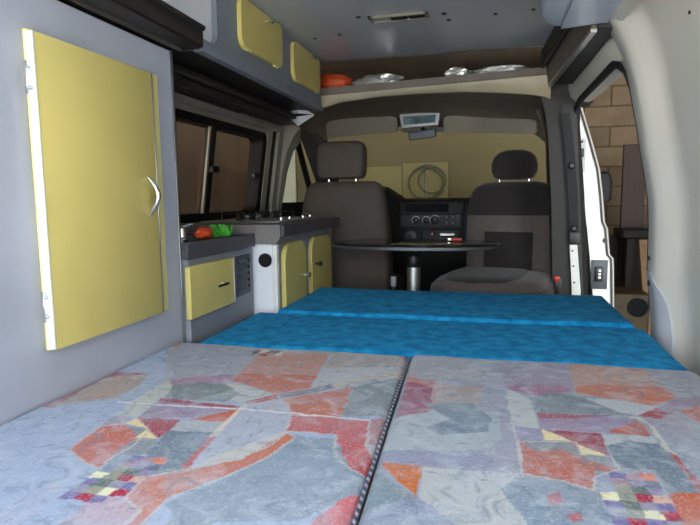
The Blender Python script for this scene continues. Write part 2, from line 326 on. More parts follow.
PRINT_B=[
((140,142,158),[(-0.177,1.273),(0.024,1.235),(0.031,1.078),(0.036,0.924),(0.045,0.836),(0.047,0.723),(0.017,0.744),(-0.154,0.767)]),
((150,150,158),[(-0.177,1.273),(-0.106,1.288),(0.023,1.177),(0.022,1.131),(-0.17,1.101)]),
((172,118,106),[(-0.168,1.118),(-0.043,1.067),(-0.106,1.047),(-0.16,1.078)]),
((152,138,132),[(-0.093,1.068),(-0.012,1.086),(-0.018,0.976),(-0.086,0.951)]),
((166,142,136),[(-0.108,1.065),(-0.088,1.057),(-0.081,0.898),(-0.094,0.895)]),
((142,76,98),[(-0.161,1.084),(-0.108,1.065),(-0.094,0.895),(-0.153,0.894)]),
((152,162,168),[(-0.154,0.89),(-0.073,0.945),(0.02,0.956),(0.019,0.841),(0.001,0.799),(-0.151,0.767)]),
((106,122,136),[(-0.112,0.965),(-0.032,0.993),(0.007,0.926),(0.001,0.867),(-0.072,0.835),(-0.098,0.86),(-0.061,0.902)]),
((134,138,158),[(-0.154,0.767),(-0.096,0.775),(-0.002,0.785),(0.017,0.753),(0.017,0.738),(-0.087,0.73),(-0.151,0.729)]),
((166,169,170),[(-0.087,0.729),(0.043,0.736),(0.081,0.624),(-0.028,0.598),(-0.082,0.648)]),
((182,100,44),[(-0.149,0.729),(-0.088,0.731),(-0.084,0.648)]),
((112,128,138),[(-0.149,0.711),(-0.085,0.647),(-0.143,0.604)]),
((130,138,158),[(-0.082,0.648),(-0.028,0.598),(-0.146,0.57),(-0.146,0.603)]),
((120,135,150),[(0.046,0.737),(0.133,0.713),(0.14,0.638),(0.048,0.616),(0.017,0.69)]),
((160,100,105),[(0.07,0.686),(0.089,0.698),(0.091,0.675),(0.074,0.664)]),
((158,104,110),[(0.09,0.648),(0.107,0.659),(0.109,0.642),(0.095,0.635)]),
((142,132,152),[(0.024,1.243),(0.166,1.274),(0.157,1.083),(0.076,1.054),(0.031,1.078)]),
((142,96,122),[(0.031,1.084),(0.061,1.12),(0.137,1.125),(0.156,1.089),(0.075,1.049)]),
((172,138,124),[(0.166,1.274),(0.32,1.292),(0.334,1.091),(0.279,1.038),(0.213,1.063),(0.161,1.084)]),
((182,110,84),[(0.161,1.113),(0.213,1.142),(0.323,1.154),(0.334,1.091),(0.279,1.038),(0.213,1.063),(0.162,1.079)]),
((150,150,160),[(0.32,1.292),(0.446,1.313),(0.381,1.112),(0.336,1.091)]),
((172,177,177),[(0.031,1.072),(0.054,1.06),(0.077,1.018),(0.08,0.897),(0.039,0.9)]),
((104,114,120),[(0.079,1.044),(0.115,1.08),(0.174,1.055),(0.216,1.019),(0.234,0.987),(0.087,0.967)]),
((172,177,182),[(0.174,1.055),(0.229,1.059),(0.286,1.035),(0.245,0.989),(0.221,0.993)]),
((136,122,150),[(0.083,0.961),(0.183,0.971),(0.24,0.966),(0.185,0.909),(0.143,0.892),(0.081,0.897)]),
((146,84,96),[(0.083,0.968),(0.135,0.969),(0.208,0.981),(0.141,0.952),(0.083,0.939)]),
((178,96,74),[(0.18,0.904),(0.24,0.966),(0.245,0.904)]),
((142,136,162),[(0.039,0.896),(0.081,0.897),(0.086,0.853),(0.042,0.839)]),
((168,96,78),[(0.043,0.84),(0.128,0.856),(0.132,0.816),(0.172,0.816),(0.175,0.781),(0.136,0.749),(0.133,0.713),(0.093,0.729),(0.045,0.734)]),
((114,120,126),[(0.044,0.843),(0.121,0.858),(0.132,0.816),(0.172,0.816),(0.174,0.783),(0.139,0.793),(0.103,0.826),(0.067,0.811)]),
((218,204,158),[(0.083,0.896),(0.123,0.858),(0.085,0.853)]),
((218,204,158),[(0.128,0.849),(0.169,0.817),(0.13,0.813)]),
((142,54,66),[(0.091,0.894),(0.171,0.896),(0.169,0.817),(0.127,0.852)]),
((90,106,122),[(0.17,0.894),(0.245,0.904),(0.253,0.851),(0.257,0.734),(0.218,0.726),(0.222,0.789),(0.199,0.786),(0.174,0.783)]),
((165,170,176),[(0.17,0.894),(0.246,0.906),(0.247,0.88),(0.209,0.878),(0.17,0.851)]),
((140,146,160),[(0.259,0.971),(0.318,1.026),(0.337,0.976),(0.267,0.759),(0.261,0.846),(0.258,0.942)]),
((188,182,170),[(0.224,0.982),(0.248,0.981),(0.258,0.942),(0.262,0.846),(0.253,0.857),(0.251,0.956)]),
((156,80,86),[(0.253,0.857),(0.262,0.846),(0.267,0.759),(0.259,0.735)]),
((132,112,132),[(0.245,0.989),(0.291,1.041),(0.333,1.088),(0.381,1.112),(0.369,1.073),(0.319,1.028),(0.276,0.979)]),
((152,70,80),[(0.245,0.989),(0.282,1.032),(0.297,1.012),(0.276,0.979)]),
((178,106,84),[(0.318,1.026),(0.367,1.068),(0.336,0.971)]),
((178,102,80),[(0.219,0.728),(0.26,0.738),(0.235,0.66),(0.213,0.655)]),
((136,146,166),[(0.139,0.768),(0.158,0.77),(0.158,0.751),(0.139,0.749)]),
((112,106,150),[(0.158,0.77),(0.178,0.772),(0.178,0.753),(0.158,0.751)]),
((158,128,140),[(0.178,0.772),(0.197,0.774),(0.197,0.755),(0.178,0.753)]),
((206,122,92),[(0.197,0.774),(0.216,0.776),(0.216,0.757),(0.197,0.755)]),
((136,146,166),[(0.139,0.749),(0.158,0.751),(0.158,0.733),(0.139,0.731)]),
((150,122,126),[(0.158,0.751),(0.178,0.753),(0.178,0.735),(0.158,0.733)]),
((134,126,156),[(0.178,0.753),(0.197,0.755),(0.197,0.737),(0.178,0.735)]),
((86,90,116),[(0.197,0.755),(0.216,0.757),(0.216,0.739),(0.197,0.737)]),
((136,146,166),[(0.139,0.731),(0.158,0.733),(0.158,0.714),(0.139,0.712)]),
((134,136,118),[(0.158,0.733),(0.178,0.735),(0.178,0.716),(0.158,0.714)]),
((84,96,92),[(0.178,0.735),(0.197,0.737),(0.197,0.718),(0.178,0.716)]),
((134,126,156),[(0.197,0.737),(0.216,0.739),(0.216,0.72),(0.197,0.718)]),
((220,216,180),[(0.139,0.712),(0.158,0.714),(0.158,0.695),(0.139,0.693)]),
((134,136,118),[(0.158,0.714),(0.178,0.716),(0.178,0.697),(0.158,0.695)]),
((160,52,72),[(0.178,0.716),(0.197,0.718),(0.197,0.699),(0.178,0.697)]),
((206,166,150),[(0.197,0.718),(0.216,0.72),(0.216,0.701),(0.197,0.699)]),
((112,106,150),[(0.139,0.693),(0.158,0.695),(0.158,0.677),(0.139,0.675)]),
((84,96,92),[(0.158,0.695),(0.178,0.697),(0.178,0.679),(0.158,0.677)]),
((140,140,158),[(0.178,0.697),(0.197,0.699),(0.197,0.681),(0.178,0.679)]),
((112,106,150),[(0.197,0.699),(0.216,0.701),(0.216,0.683),(0.197,0.681)]),
((140,140,158),[(0.139,0.675),(0.158,0.677),(0.158,0.658),(0.139,0.656)]),
((134,136,118),[(0.158,0.677),(0.178,0.679),(0.178,0.66),(0.158,0.658)]),
((220,216,180),[(0.178,0.679),(0.197,0.681),(0.197,0.662),(0.178,0.66)]),
((160,52,72),[(0.197,0.681),(0.216,0.683),(0.216,0.664),(0.197,0.662)]),
((112,106,150),[(0.139,0.656),(0.158,0.658),(0.158,0.639),(0.139,0.637)]),
((160,52,72),[(0.158,0.658),(0.178,0.66),(0.178,0.641),(0.158,0.639)]),
((112,106,150),[(0.178,0.66),(0.197,0.662),(0.197,0.643),(0.178,0.641)]),
]
# ------------------------------------------------------------------ garage round the van
GY = 6.2
gw = struct(obj('wall_garage_front', box(B(), (-2.6, GY, -.36), (3.2, GY+.2, 2.9)), 'mortar'), 'rear garage wall of rough sand-coloured blocks')
bme = None; row = 0; z = -.35
while z < 2.8:
    x = -2.6 + (-.25 if row % 2 else 0)
    while x < 3.2:
        a, b_ = max(x, .60), min(x+.488, 3.2)
        if b_-a > .05:
            full = (b_-a) > .487
            if full and bme: o = bpy.data.objects.new('brick', bme); C.objects.link(o); o.parent = gw
            else:
                o = obj('brick', box(B(), (0, -.014, 0), (b_-a, .01, .188), .004, 1), 'block', gw, local=True)
                if full: bme = o.data
            o.location = (a, GY-random.uniform(0, .006), z)
        x += .5
    z += .2; row += 1
obj('render_coat', box(B(), (-2.6, GY-.016, -.36), (.60, GY, 2.8)), 'render_coat', gw)
struct(obj('wall_garage_left', box(B(), (-2.6, -1.1, -.36), (-2.4, GY, 2.9)), 'plaster_left'), 'plain brown garage side wall beyond the tinted window')
struct(obj('wall_garage_right', box(B(), (3.0, -1.1, -.36), (3.2, GY, 2.9)), 'plaster'))
struct(obj('ceiling_garage', box(B(), (-2.6, -1.1, 2.8), (3.2, GY+.2, 3.0)), 'plaster'))
struct(obj('floor_garage', box(B(), (-2.6, -1.1, -.5), (3.2, GY+.2, -.36)), 'concrete'))
struct(obj('ground', box(B(), (-14, -16, -.5), (14, -1.1, -.365)), 'ground'))

# things in the garage
tag(obj('insulation_board', box(B(), (-1.46, GY-.07, -.36), (-.968, GY-.03, 1.30), .004, 1), 'board_cream'), 'plain cream sheet board leaning on block wall, seen beside driver headrest', 'board')
tag(obj('insulation_board', box(B(), (-.962, GY-.075, -.36), (-.46, GY-.035, 1.33), .004, 1), 'board_cream'), 'cream sheet board behind the coiled hose', 'board')
bm = B(); pts = []
for k in range(121):
    t = k/120; a = t*2*math.pi*2.75+1.2; rr = .145+.055*t-.02*math.sin(a*.5)
    pts.append((-.655-.05*t+.02*math.sin(a*.37)+rr*math.cos(a)*1.05, GY-.115-.02*t, 1.145-.045*t+rr*math.sin(a)*.95))
tag(obj('coiled_hose', tube(bm, pts, .009, 6), 'hose'), 'loosely coiled pale hose hanging in front of cream board', 'hose')
tag(obj('steel_rod', tube(B(), [(-.715, GY-.095, -.36), (-.70, GY-.095, 1.33)], .012, 8), 'aluminium'), 'thin bright upright rod passing behind the coiled hose', 'rod')
tag(obj('pale_plank', box(B(), (-1.70, 4.3, -.36), (-1.55, 4.35, 1.40), .004, 1), 'board_pale'), 'pale green upright plank outside driver door window', 'plank')
tag(obj('wooden_plank', box(B(), (1.09, 5.26, -.36), (1.27, 5.30, 1.385), .004, 1), 'brown_wood'), 'dark reddish-brown upright plank standing against garage blocks', 'plank')
tag(obj('wooden_plank', prism(B(), [(1.17, 4.5, -.36), (1.25, 4.5, -.36), (1.22, 4.82, .60), (1.14, 4.82, .60)], (0, .03, 0)), 'tan_wood'), 'short tan plank leaning on workbench edge', 'plank')
wb = thing('workbench', 'dark workbench with a thick black top in the garage', 'workbench', (1.7, 5.0, -.36))
obj('bench_top', box(B(), (1.03, 4.86, .61), (2.4, 5.24, .675), .006, 1), 'bench_dark', wb)
for xx in (1.10, 2.3):
    for yy in (4.92, 5.18): obj('leg', box(B(), (xx-.03, yy-.03, -.36), (xx+.03, yy+.03, .60)), 'bench_dark', wb)
obj('back_panel', box(B(), (1.0, 5.21, -.36), (2.35, 5.24, .61)), 'bench_dark', wb)
ck = thing('storage_crate', 'mustard yellow crate with a round dark opening under the workbench', 'crate', (1.0, 4.5, -.36))
obj('body', box(B(), (.80, 4.35, -.36), (1.12, 4.7, .24), .01, 1), 'yellow_crate', ck)
obj('opening', lathe(B(), [(.07, 0), (.07, -.012), (.055, -.012), (.055, -.004), (.0, -.004)], (1.04, 4.35, .14), 'Y'), 'hole_black', ck)

# ------------------------------------------------------------------ van shell
def WX(z): return -1.19 + (z-1.07)*.146          # inner face of the left side, leaning in towards the roof
struct(obj('floor', box(B(), (-1.3, -.6, -.06), (.52, 3.75, 0)), 'floor_mat'), 'van floor under the bed')
def wq(bm, y0, y1, z0, z1, t=-.05, off=0):
    return prism(bm, [(WX(z0)+off, y0, z0), (WX(z0)+off, y1, z0), (WX(z1)+off, y1, z1), (WX(z1)+off, y0, z1)], (t, 0, 0))
bm = B(); wq(bm, -.6, 1.85, 0, 1.6); wq(bm, 1.85, 2.72, 0, .86); wq(bm, 1.85, 2.72, 1.285, 1.6); wq(bm, 2.72, 2.98, 0, 1.42)
wl = struct(obj('wall_left', bm, 'cream_metal'), 'cream painted inner side of the van around the sliding window')
# side window
win = thing('window_1', 'black framed sliding side window with brown tinted glass', None, (WX(.88), 2.34, .88)); struct(win, 'black framed sliding side window with brown tinted panes')
fr = B(); out = rrect(1.83, 2.76, .850, 1.292, .05); inn = rrect(1.875, 2.712, .893, 1.262, .035)
loft(fr, [[(WX(z)+x, y, z) for y, z in pts] for pts, x in ((inn, -.06), (inn, .006), (inn, .012), (out, .012), (out, 0))], cap=False)
obj('window_frame', fr, 'black_rubber', win)
for y0, y1, off in ((1.85, 2.20, -.018), (2.19, 2.72, -.030)):
    obj('pane', wq(B(), y0, y1, .87, 1.28, -.005, off), 'tinted_glass', win)
obj('sash_bar', wq(B(), 2.195, 2.235, .875, 1.275, -.02, .0), 'black_plastic', win)
obj('sash_trim', wq(B(), 2.183, 2.193, .875, 1.275, -.010, -.004), 'cream_metal', win)
for y, z in ((2.225, 1.085), (2.665, 1.075)):
    obj('latch', box(B(), (WX(z)-.008, y-.03, z-.016), (WX(z)+.022, y+.03, z+.012), .006), 'black_plastic', win)
# ribs of the left side behind the window
bm = B()
for y0, y1, off in ((2.775, 2.83, .012), (2.90, 2.96, .022)):
    wq(bm, y0, y1, .3, 1.34, -.03, off)
struct(obj('trim_1', bm, 'cream_metal'), 'cream upright ribs beside the tinted side window')
struct(obj('trim_2', wq(B(), 2.845, 2.885, .3, 1.34, -.012, .008), 'pillar_dark'), 'dark grooved channel between the cream ribs')
# left centre pillar flaring into the roof
bm = B(); rings = []
for z, x0, y0, y1 in ((.3, .025, 2.98, 3.05), (.9, .025, 2.98, 3.05), (1.1, .03, 2.98, 3.06), (1.22, .045, 2.98, 3.08), (1.30, .075, 2.98, 3.13), (1.36, .13, 2.96, 3.2), (1.42, .22, 2.9, 3.25)):
    X = WX(z); rings.append([(X-.05, y0, z), (X-.05, y1, z), (X+x0, y1, z), (X+x0+.008, (y0+y1)/2, z), (X+x0, y0, z)])
struct(obj('trim_3', loft(bm, rings), 'cream_metal'), 'cream centre pillar flaring into the roof beside driver seat')
# driver's door: lower skin, glass, sloping pillar
d2 = thing('door_2', 'x', None, (-1.15, 3.3, .1)); del_ = None
struct(d2, 'driver door with dark window frame')
obj('door_skin', wq(B(), 3.0, 3.75, 0.05, .93, -.06, -.01), 'pillar_dark', d2)
obj('pane', prism(B(), [(WX(.93)-.03, 3.0, .93), (WX(.93)-.03, 3.72, .93), (WX(1.34)-.03, 3.2, 1.34), (WX(1.34)-.03, 3.0, 1.34)], (-.004, 0, 0)), 'clear_glass', d2)
obj('window_surround', tube(B(), [(WX(.93)-.02, 3.06, .93), (WX(1.28)-.01, 3.08, 1.28), (WX(1.335), 3.12, 1.335), (WX(1.335), 3.22, 1.32), (WX(1.2), 3.4, 1.16), (WX(.93), 3.70, .93)], .02, 8), 'black_rubber', d2)
# sloping windscreen pillars
for n_, xs, c_ in ((4, ((-1.02, -.935), (-1.12, -1.0)), 'pillar_trim'), (5, ((.275, .255), (.37, .345)), 'pillar_trim')):
    s = -1 if n_ == 4 else 1
    top, bot = xs[0][1], xs[1][1]
    bm = B(); rings = []
    for t in range(9):
        u = t/8; x = top+(bot-top)*u; y = 3.02+.72*u; z = 1.345-.45*u; wd = .055 if n_ == 5 else .10
        rings.append([(x, y, z), (x+s*wd*.35, y-.045, z-.01), (x+s*wd*1.3, y-.02, z-.005), (x+s*wd*1.3, y+.07, z+.01), (x, y+.05, z+.02)])
    struct(obj('trim_%d' % n_, loft(bm, rings), c_), 'sloping grey windscreen pillar on the %s side' % ('driver' if s < 0 else 'passenger'))
ws = thing('window_2', 'x', None, (-.35, 3.7, .93)); struct(ws, 'clear windscreen over the dashboard')
obj('pane', prism(B(), [(-1.05, 3.76, .90), (.40, 3.76, .90), (.33, 3.08, 1.37), (-1.02, 3.08, 1.37)], (0, .006, .004)), 'clear_glass', ws)
# nose, bulkhead
struct(obj('wall_bulkhead', box(B(), (-1.3, 3.76, -.06), (.52, 3.82, .88)), 'pillar_dark'))
# roof skin over everything and ceiling lining
bm = B(); n = 14; prof = []
for k in range(n+1):
    x = -1.16 + (.36+1.16)*k/n; u = (x+.36)/.78; prof.append((x, 1.555 - .06*max(0, abs(u)-.75)**1.3*4))
loft(bm, [[(x, y, z) for x, z in prof] + [(x, y, z+.02) for x, z in prof[::-1]] for y in (-.6, .3, 1.2, 2.0, 2.44)])
ce = struct(obj('ceiling', bm, 'ceiling_metal'), 'brushed grey metal ceiling lining of the van')
for px in ((-.66, 2.08), (-.56, 2.06), (-.155, 2.0), (.0, 1.98), (.12, 1.97), (-.40, 1.0)): screw(ce, (px[0], px[1], 1.553), 'Z', 'black_plastic', .006)
for px in ((-.445, 1.885), (-.165, 1.93)): screw(ce, (px[0], px[1], 1.553), 'Z', 'black_plastic', .008)
struct(obj('roof', box(B(), (-1.22, -.6, 1.60), (.45, 3.1, 1.63)), 'white_metal'))
# lining over the cab storage: sags from the ceiling edge down to the front
bm = B(); rings = []
for t in range(9):
    y = 2.43+.75*t/8; rings.append([(x, y, 1.548 - .012*math.sin(x*5+1)*(1 if t else 0) - .10*max(0, (y-2.75)/.43)**2) for x in [-1.1+1.45*k/12 for k in range(13)]])
lr = B(); loft(lr, rings, close=False, cap=False); bmesh.ops.solidify(lr, geom=lr.faces[:], thickness=-.012)
struct(obj('trim_6', lr, 'lining_brown'), 'brownish lining above the cab storage shelf')
# over-cab shelf with brown front edge
bm = B(); prism(bm, [(-1.1, 2.45, 1.402), (.29, 2.45, 1.447), (.29, 2.45, 1.475), (-1.1, 2.45, 1.433)], (0, .62, 0))
struct(obj('trim_7', bm, 'shelf_brown'), 'brown edged storage shelf over the cab')
# white header arch under the shelf
top = [(x, 1.402+(x+1.1)*.0324) for x in (.226, .215, .204, .145, .025, -.128, -.311, -.488, -.671, -.757, -.80)]
low = [(.226, 1.35), (.215, 1.356), (.204, 1.361), (.145, 1.372), (.025, 1.387), (-.128, 1.398), (-.311, 1.402), (-.488, 1.399), (-.671, 1.385), (-.757, 1.365), (-.80, 1.352)]
bm = B(); A = [bm.verts.new((x, 2.462, z)) for x, z in top]; D = [bm.verts.new((x, 2.470, z)) for x, z in low]; E = [bm.verts.new((x, 2.53, z+.006)) for x, z in low]
for i in range(len(A)-1):
    bm.faces.new((A[i], A[i+1], D[i+1], D[i])); bm.faces.new((D[i], D[i+1], E[i+1], E[i]))
struct(obj('trim_8', bm, 'header_cream', flip=False), 'white painted roof header arch under the storage shelf')
# cab headliner
bm = B(); rings = []
hx = [-.98, -.93, -.87, -.76, -.6, -.42, -.22, -.05, .06, .14, .19, .235, .265, .29]
hz0 = [1.31, 1.34, 1.365, 1.39, 1.402, 1.408, 1.408, 1.402, 1.394, 1.384, 1.374, 1.355, 1.325, 1.28]
hz1 = [1.31, 1.345, 1.378, 1.392, 1.394, 1.393, 1.380, 1.368, 1.360, 1.350, 1.338, 1.310, 1.28, 1.25]
for t in range(7):
    u = t/6; rings.append([(x, 2.50+.62*u, a+(b_-a)*min(u*1.08, 1)+.012*math.sin(math.pi*u)-.05*max(0, u-.8)/.2) for x, a, b_ in zip(hx, hz0, hz1)])
loft(bm, rings, close=False, cap=False); bmesh.ops.solidify(bm, geom=bm.faces[:], thickness=-.012)
struct(obj('trim_9', bm, 'headliner'), 'dark grey fabric headliner of the cab')

struct(obj('trim_15', box(B(), (.225, 2.515, 1.33), (.40, 2.63, 1.60), .01, 2), 'pillar_mid'), 'dark corner where roof rail meets passenger side pillar')
struct(obj('trim_16', wq(B(), 1.3, 2.95, 1.315, 1.34, -.05, .03), 'cream_metal'), 'cream roof gutter rail above the tinted side window')
# ------------------------------------------------------------------ right side: rear quarter, pillar, door opening
zs = [0, .3, .56, .66, .72, .79, .86, .937, 1.0, 1.08, 1.16, 1.25, 1.33, 1.38, 1.42, 1.46]
es = [.48, .47, .460, .452, .440, .439, .437, .432, .421, .405, .39, .371, .350, .328, .302, .262]
bm = B(); rings = []
for z, e in zip(zs, es):
    rings.append([(e+.12, 1.80, z), (e+.02, 1.775, z), (e+.004, 1.765, z), (e, 1.75, z), (e-.005, 1.70, z), (e-.007, 1.665, z), (e-.003, 1.650, z), (e+.010, 1.628, z), (e+.030, 1.598, z), (e+.041, 1.578, z), (e+.045, 1.54, z), (e+.045, 1.2, z), (e+.047, .6, z), (e+.047, -.6, z), (e+.12, -.6, z)])
wr = struct(obj('wall_right', loft(bm, rings, close=True), 'quarter_panel', ang=50), 'off-white rear side panel and door pillar')
# recessed lower panel of the pillar + fixings
def EX(z):
    for i in range(len(zs)-1):
        if z <= zs[i+1]: return es[i]+(es[i+1]-es[i])*(z-zs[i])/(zs[i+1]-zs[i])
    return es[-1]
bm = B(); PO = ((1.745, -.001), (1.70, -.005), (1.665, -.007), (1.650, -.003), (1.628, .010), (1.612, .021))
def off(y):
    for (ya, da), (yb, db_) in zip(PO, PO[1:]):
        if y >= yb: return da+(db_-da)*(ya-y)/(ya-yb)
    return PO[-1][1]
rings = []
for z, ym in ((.40, 1.612), (.56, 1.614), (.62, 1.618), (.66, 1.626), (.69, 1.638), (.715, 1.656), (.73, 1.675), (.738, 1.70)):
    ys_ = [1.742+(ym-1.742)*k/9 for k in range(10)]
    rings.append([(EX(z)+off(y)-.005, y-.002, z) for y in ys_]+[(EX(z)+off(y)+.004, y, z) for y in ys_[::-1]])
loft(bm, rings)
obj('cover_panel', bm, 'light_grey', wr)
for y, z, r_ in ((1.70, .775, .007), (1.695, .705, .008)): screw(wr, (EX(z)-.012, y, z), 'X', 'pillar_dark', r_)
screw(wr, (EX(.8)+.044, 1.30, .80), 'X', 'pillar_dark', .004); screw(wr, (EX(1.33)+.044, 1.35, 1.33), 'X', 'pillar_dark', .004)
# roof rail above the sliding door + seal
bm = B(); rings = []
for y, dx in ((1.74, .035), (1.79, .02), (1.86, 0), (2.2, -.003), (2.45, -.010), (2.52, -.02)):
    rings.append([(x+dx, y, z) for x, z in ((.318, 1.415), (.318, 1.395), (.328, 1.36), (.346, 1.340), (.40, 1.335), (.40, 1.60), (.37, 1.60))])
struct(obj('trim_10', loft(bm, rings), 'quarter_panel'), 'grey-white roof rail above the sliding door opening')
bm = B(); pts = [(EX(z)+.006, 1.772, z) for z in (.3, .56, .72, .79, .86, .937, 1.0, 1.08, 1.16, 1.25)] + [(.362, 1.78, 1.30), (.350, 1.81, 1.328), (.345, 1.85, 1.338), (.343, 2.1, 1.338), (.337, 2.4, 1.334), (.333, 2.50, 1.315), (.34, 2.54, 1.25), (.372, 2.565, .95), (.398, 2.57, .6), (.41, 2.57, .2)]
tube(bm, pts, [.003]*10+[.005, .010]+[.013]*8, 8)
struct(obj('trim_11', bm, 'black_rubber'), 'black rubber seal round the sliding door opening')
# centre pillar on the passenger side: layered strips
def strip(name, m_, lab, rows, y0, y1, parent=None):
    bm = B(); rings = [[(a, y0, z), (b_, y0, z), (b_, y1, z), (a, y1, z)] for z, a, b_ in rows]; loft(bm, rings)
    return struct(obj(name, bm, m_), lab)
strip('trim_12', 'pillar_mid', 'grey plastic centre pillar beside passenger seat', ((.1, .27, .36), (.55, .262, .345), (.93, .245, .325), (1.2, .225, .30), (1.30, .21, .29), (1.37, .19, .30)), 2.51, 2.60)
strip('trim_13', 'pillar_dark', 'dark inner edge of the passenger side centre pillar', ((.1, .345, .40), (.55, .335, .385), (.93, .315, .36), (1.2, .29, .34), (1.33, .27, .33)), 2.505, 2.575)
wp = strip('trim_14', 'white_metal', 'narrow white plate with three holes low on centre pillar', ((.2, .345, .378), (.55, .338, .372), (.745, .322, .352)), 2.490, 2.504)
for z in (.72, .655, .585): obj('hole', lathe(B(), [(.004, 0), (.004, -.003)], (.334+(.72-z)*.08, 2.490, z), 'Y', 8), 'hole_black', wp)
sb = thing('seat_belt', 'black seat belt hanging down the passenger side pillar', 'seat belt', (.32, 2.49, .75))
bm = B(); rings = [[(a, 2.486, z), (a+.036, 2.486, z), (a+.036, 2.489, z), (a, 2.489, z)] for z, a in ((.75, .322), (.93, .313), (1.2, .284), (1.29, .268))]
obj('webbing', loft(bm, rings), 'belt', sb)
for z, x in ((.815, .335), (1.075, .318)): obj('guide', lathe(B(), [(.012, 0), (.014, -.006), (.009, -.014), (0, -.015)], (x, 2.486, z), 'Y', 14), 'black_plastic', sb)
obj('end_fitting', box(B(), (.318, 2.478, .75), (.362, 2.49, .80), .004), 'black_plastic', sb)
# passenger door standing ajar
d1 = thing('door_1', 'x', None, (.5, 2.8, .1)); struct(d1, 'white passenger door standing ajar beyond the pillar')
lv = ((.15, .49, .575), (.515, .462, .560), (.60, .450, .556), (.66, .446, .552), (.68, .444, .535), (.80, .428, .522), (.83, .424, .508), (.95, .410, .495), (1.07, .395, .478), (1.2, .378, .440), (1.352, .358, .392), (1.40, .350, .375))
bm = B(); loft(bm, [[(a, 2.75, z), (b_-.018, 2.75, z), (b_-.006, 2.757, z), (b_, 2.772, z), (b_, 2.83, z), (a, 2.83, z)] for z, a, b_ in lv])
obj('rear_frame', bm, 'white_metal', d1)
bm = B(); loft(bm, [[(a, 2.80, z), (b_, 2.80, z), (.53, 3.66, z), (.43, 3.66, z)] for z, a, b_ in lv if z < .97])
obj('door_skin', bm, 'white_metal', d1)
obj('seal', tube(B(), [(b_-.016, 2.746, z) for z, a, b_ in lv], .005, 6), 'pillar_trim', d1)
obj('pane', prism(B(), [(.45, 2.80, .95), (.48, 3.62, .95), (.40, 3.2, 1.37), (.38, 2.80, 1.37)], (.004, 0, 0)), 'clear_glass', d1)
obj('lower_plate', box(B(), (.452, 2.742, .52), (.523, 2.749, .655), .002), 'vent_grey', d1)
lt = obj('latch', box(B(), (.468, 2.728, .555), (.503, 2.745, .625), .004), 'black_plastic', d1)
for k in range(3): obj('slot', box(B(), (.482, 2.725, .572+k*.016), (.491, 2.730, .580+k*.016)), 'steel', lt)
obj('lock_pin_hole', lathe(B(), [(.011, 0), (.011, -.006), (.004, -.007)], (.507, 2.752, .745), 'Y', 12), 'black_plastic', d1)
ul = obj('upper_latch', box(B(), (.374, 2.735, 1.125), (.402, 2.749, 1.165), .003), 'black_plastic', d1)
obj('upper_plate', box(B(), (.374, 2.743, 1.06), (.41, 2.749, 1.21), .002), 'light_grey', d1)
for z in (1.195, 1.075): screw(d1, (.392, 2.742, z), 'Y', 'pillar_dark', .006)
wm = obj('wing_mirror', loft(B(), [sring(.60, 3.42, .90, .02, .05), sring(.605, 3.42, .93, .045, .06), sring(.605, 3.42, 1.02, .048, .06), sring(.60, 3.42, 1.07, .04, .055), sring(.595, 3.42, 1.085, .02, .04)]), 'black_rubber', d1)
obj('mirror_arm', box(B(), (.46, 3.42, .93), (.60, 3.46, .97), .008), 'black_plastic', d1)

# ------------------------------------------------------------------ overhead fittings
ol = thing('overhead_locker', 'blue-grey overhead locker with two yellow flap doors above the kitchen', 'locker', (-.92, 1.65, 1.34))
yz = [(1.345, 1.337), (2.40, 1.337), (2.40, 1.553), (1.445, 1.553)] + [(1.445-.035+.035*math.cos(R(-a)), 1.405-.0+.035*math.sin(R(-a))) for a in range(0, 91, 15)] + [(1.345, 1.37)]
obj('front_panel', prism(B(), [(-.74, y, z) for y, z in yz], (-.016, 0, 0)), 'locker_laminate', ol)
obj('lower_lip', prism(B(), [(-.732, 1.345, 1.334), (-.732, 1.345, 1.348), (-.740, 1.345, 1.368), (-.758, 1.345, 1.368), (-.758, 1.345, 1.334)], (0, 1.057, 0)), 'locker_laminate', ol)
obj('end_panel', prism(B(), [(-.756, 2.40, 1.337), (-.756, 2.40, 1.553), (-1.12, 2.40, 1.52), (-1.14, 2.40, 1.345)], (0, -.016, 0)), 'locker_laminate', ol)
obj('underside', prism(B(), [(-.755, 1.345, 1.336), (-1.14, 1.345, 1.344), (-1.14, 1.345, 1.352), (-.755, 1.345, 1.348)], (0, 1.045, 0)), 'dark_under', ol)
obj('cubby_back', box(B(), (-1.02, 1.345, 1.345), (-1.0, 1.7, 1.545)), 'light_grey', ol)
obj('divider', box(B(), (-1.0, 1.53, 1.345), (-.757, 1.545, 1.545)), 'light_grey', ol)
for (y0, y1, z0, z1, tilt, ky, kz) in ((1.572, 1.905, 1.402, 1.547, .012, 1.757, 1.527), (2.022, 2.345, 1.397, 1.540, 0, 2.212, 1.518)):
    pts = [(y, z + tilt*(y-y0)/(y1-y0)*.5) for y, z in rrect(y0, y1, z0, z1, (.022, .03, .035, .03))]
    d = obj('flap_door', prism(B(), [(-.7395, y, z) for y, z in pts], (.014, 0, 0)), 'yellow_door', ol)
    k = obj('knob', lathe(B(), [(.004, 0), (.004, .012), (.009, .016), (.0095, .024), (.006, .028)], (-.7255, ky, kz), 'X', 14), 'chrome', d)
    for yy in (y0+.05, y1-.06): obj('hinge', tube(B(), [(-.729, yy-.014, z0+.002), (-.729, yy+.014, z0+.002)], .005, 8), 'yellow_edge', d)
bm = B()
for lo, hi in (((-.915, 1.345, 1.272), (-.86, 2.34, 1.300)), ((-.93, 1.345, 1.30), (-.84, 2.36, 1.322))): box(bm, lo, hi, .004, 1)
obj('curtain_box', bm, 'dark_brown', ol)
bm = B(); P = [(-.832, 2.352, 1.362), (-.885, 2.372, 1.318), (-.830, 2.345, 1.268), (-.765, 2.385, 1.318), (-.83, 2.395, 1.318)]
V = [bm.verts.new(p) for p in P]
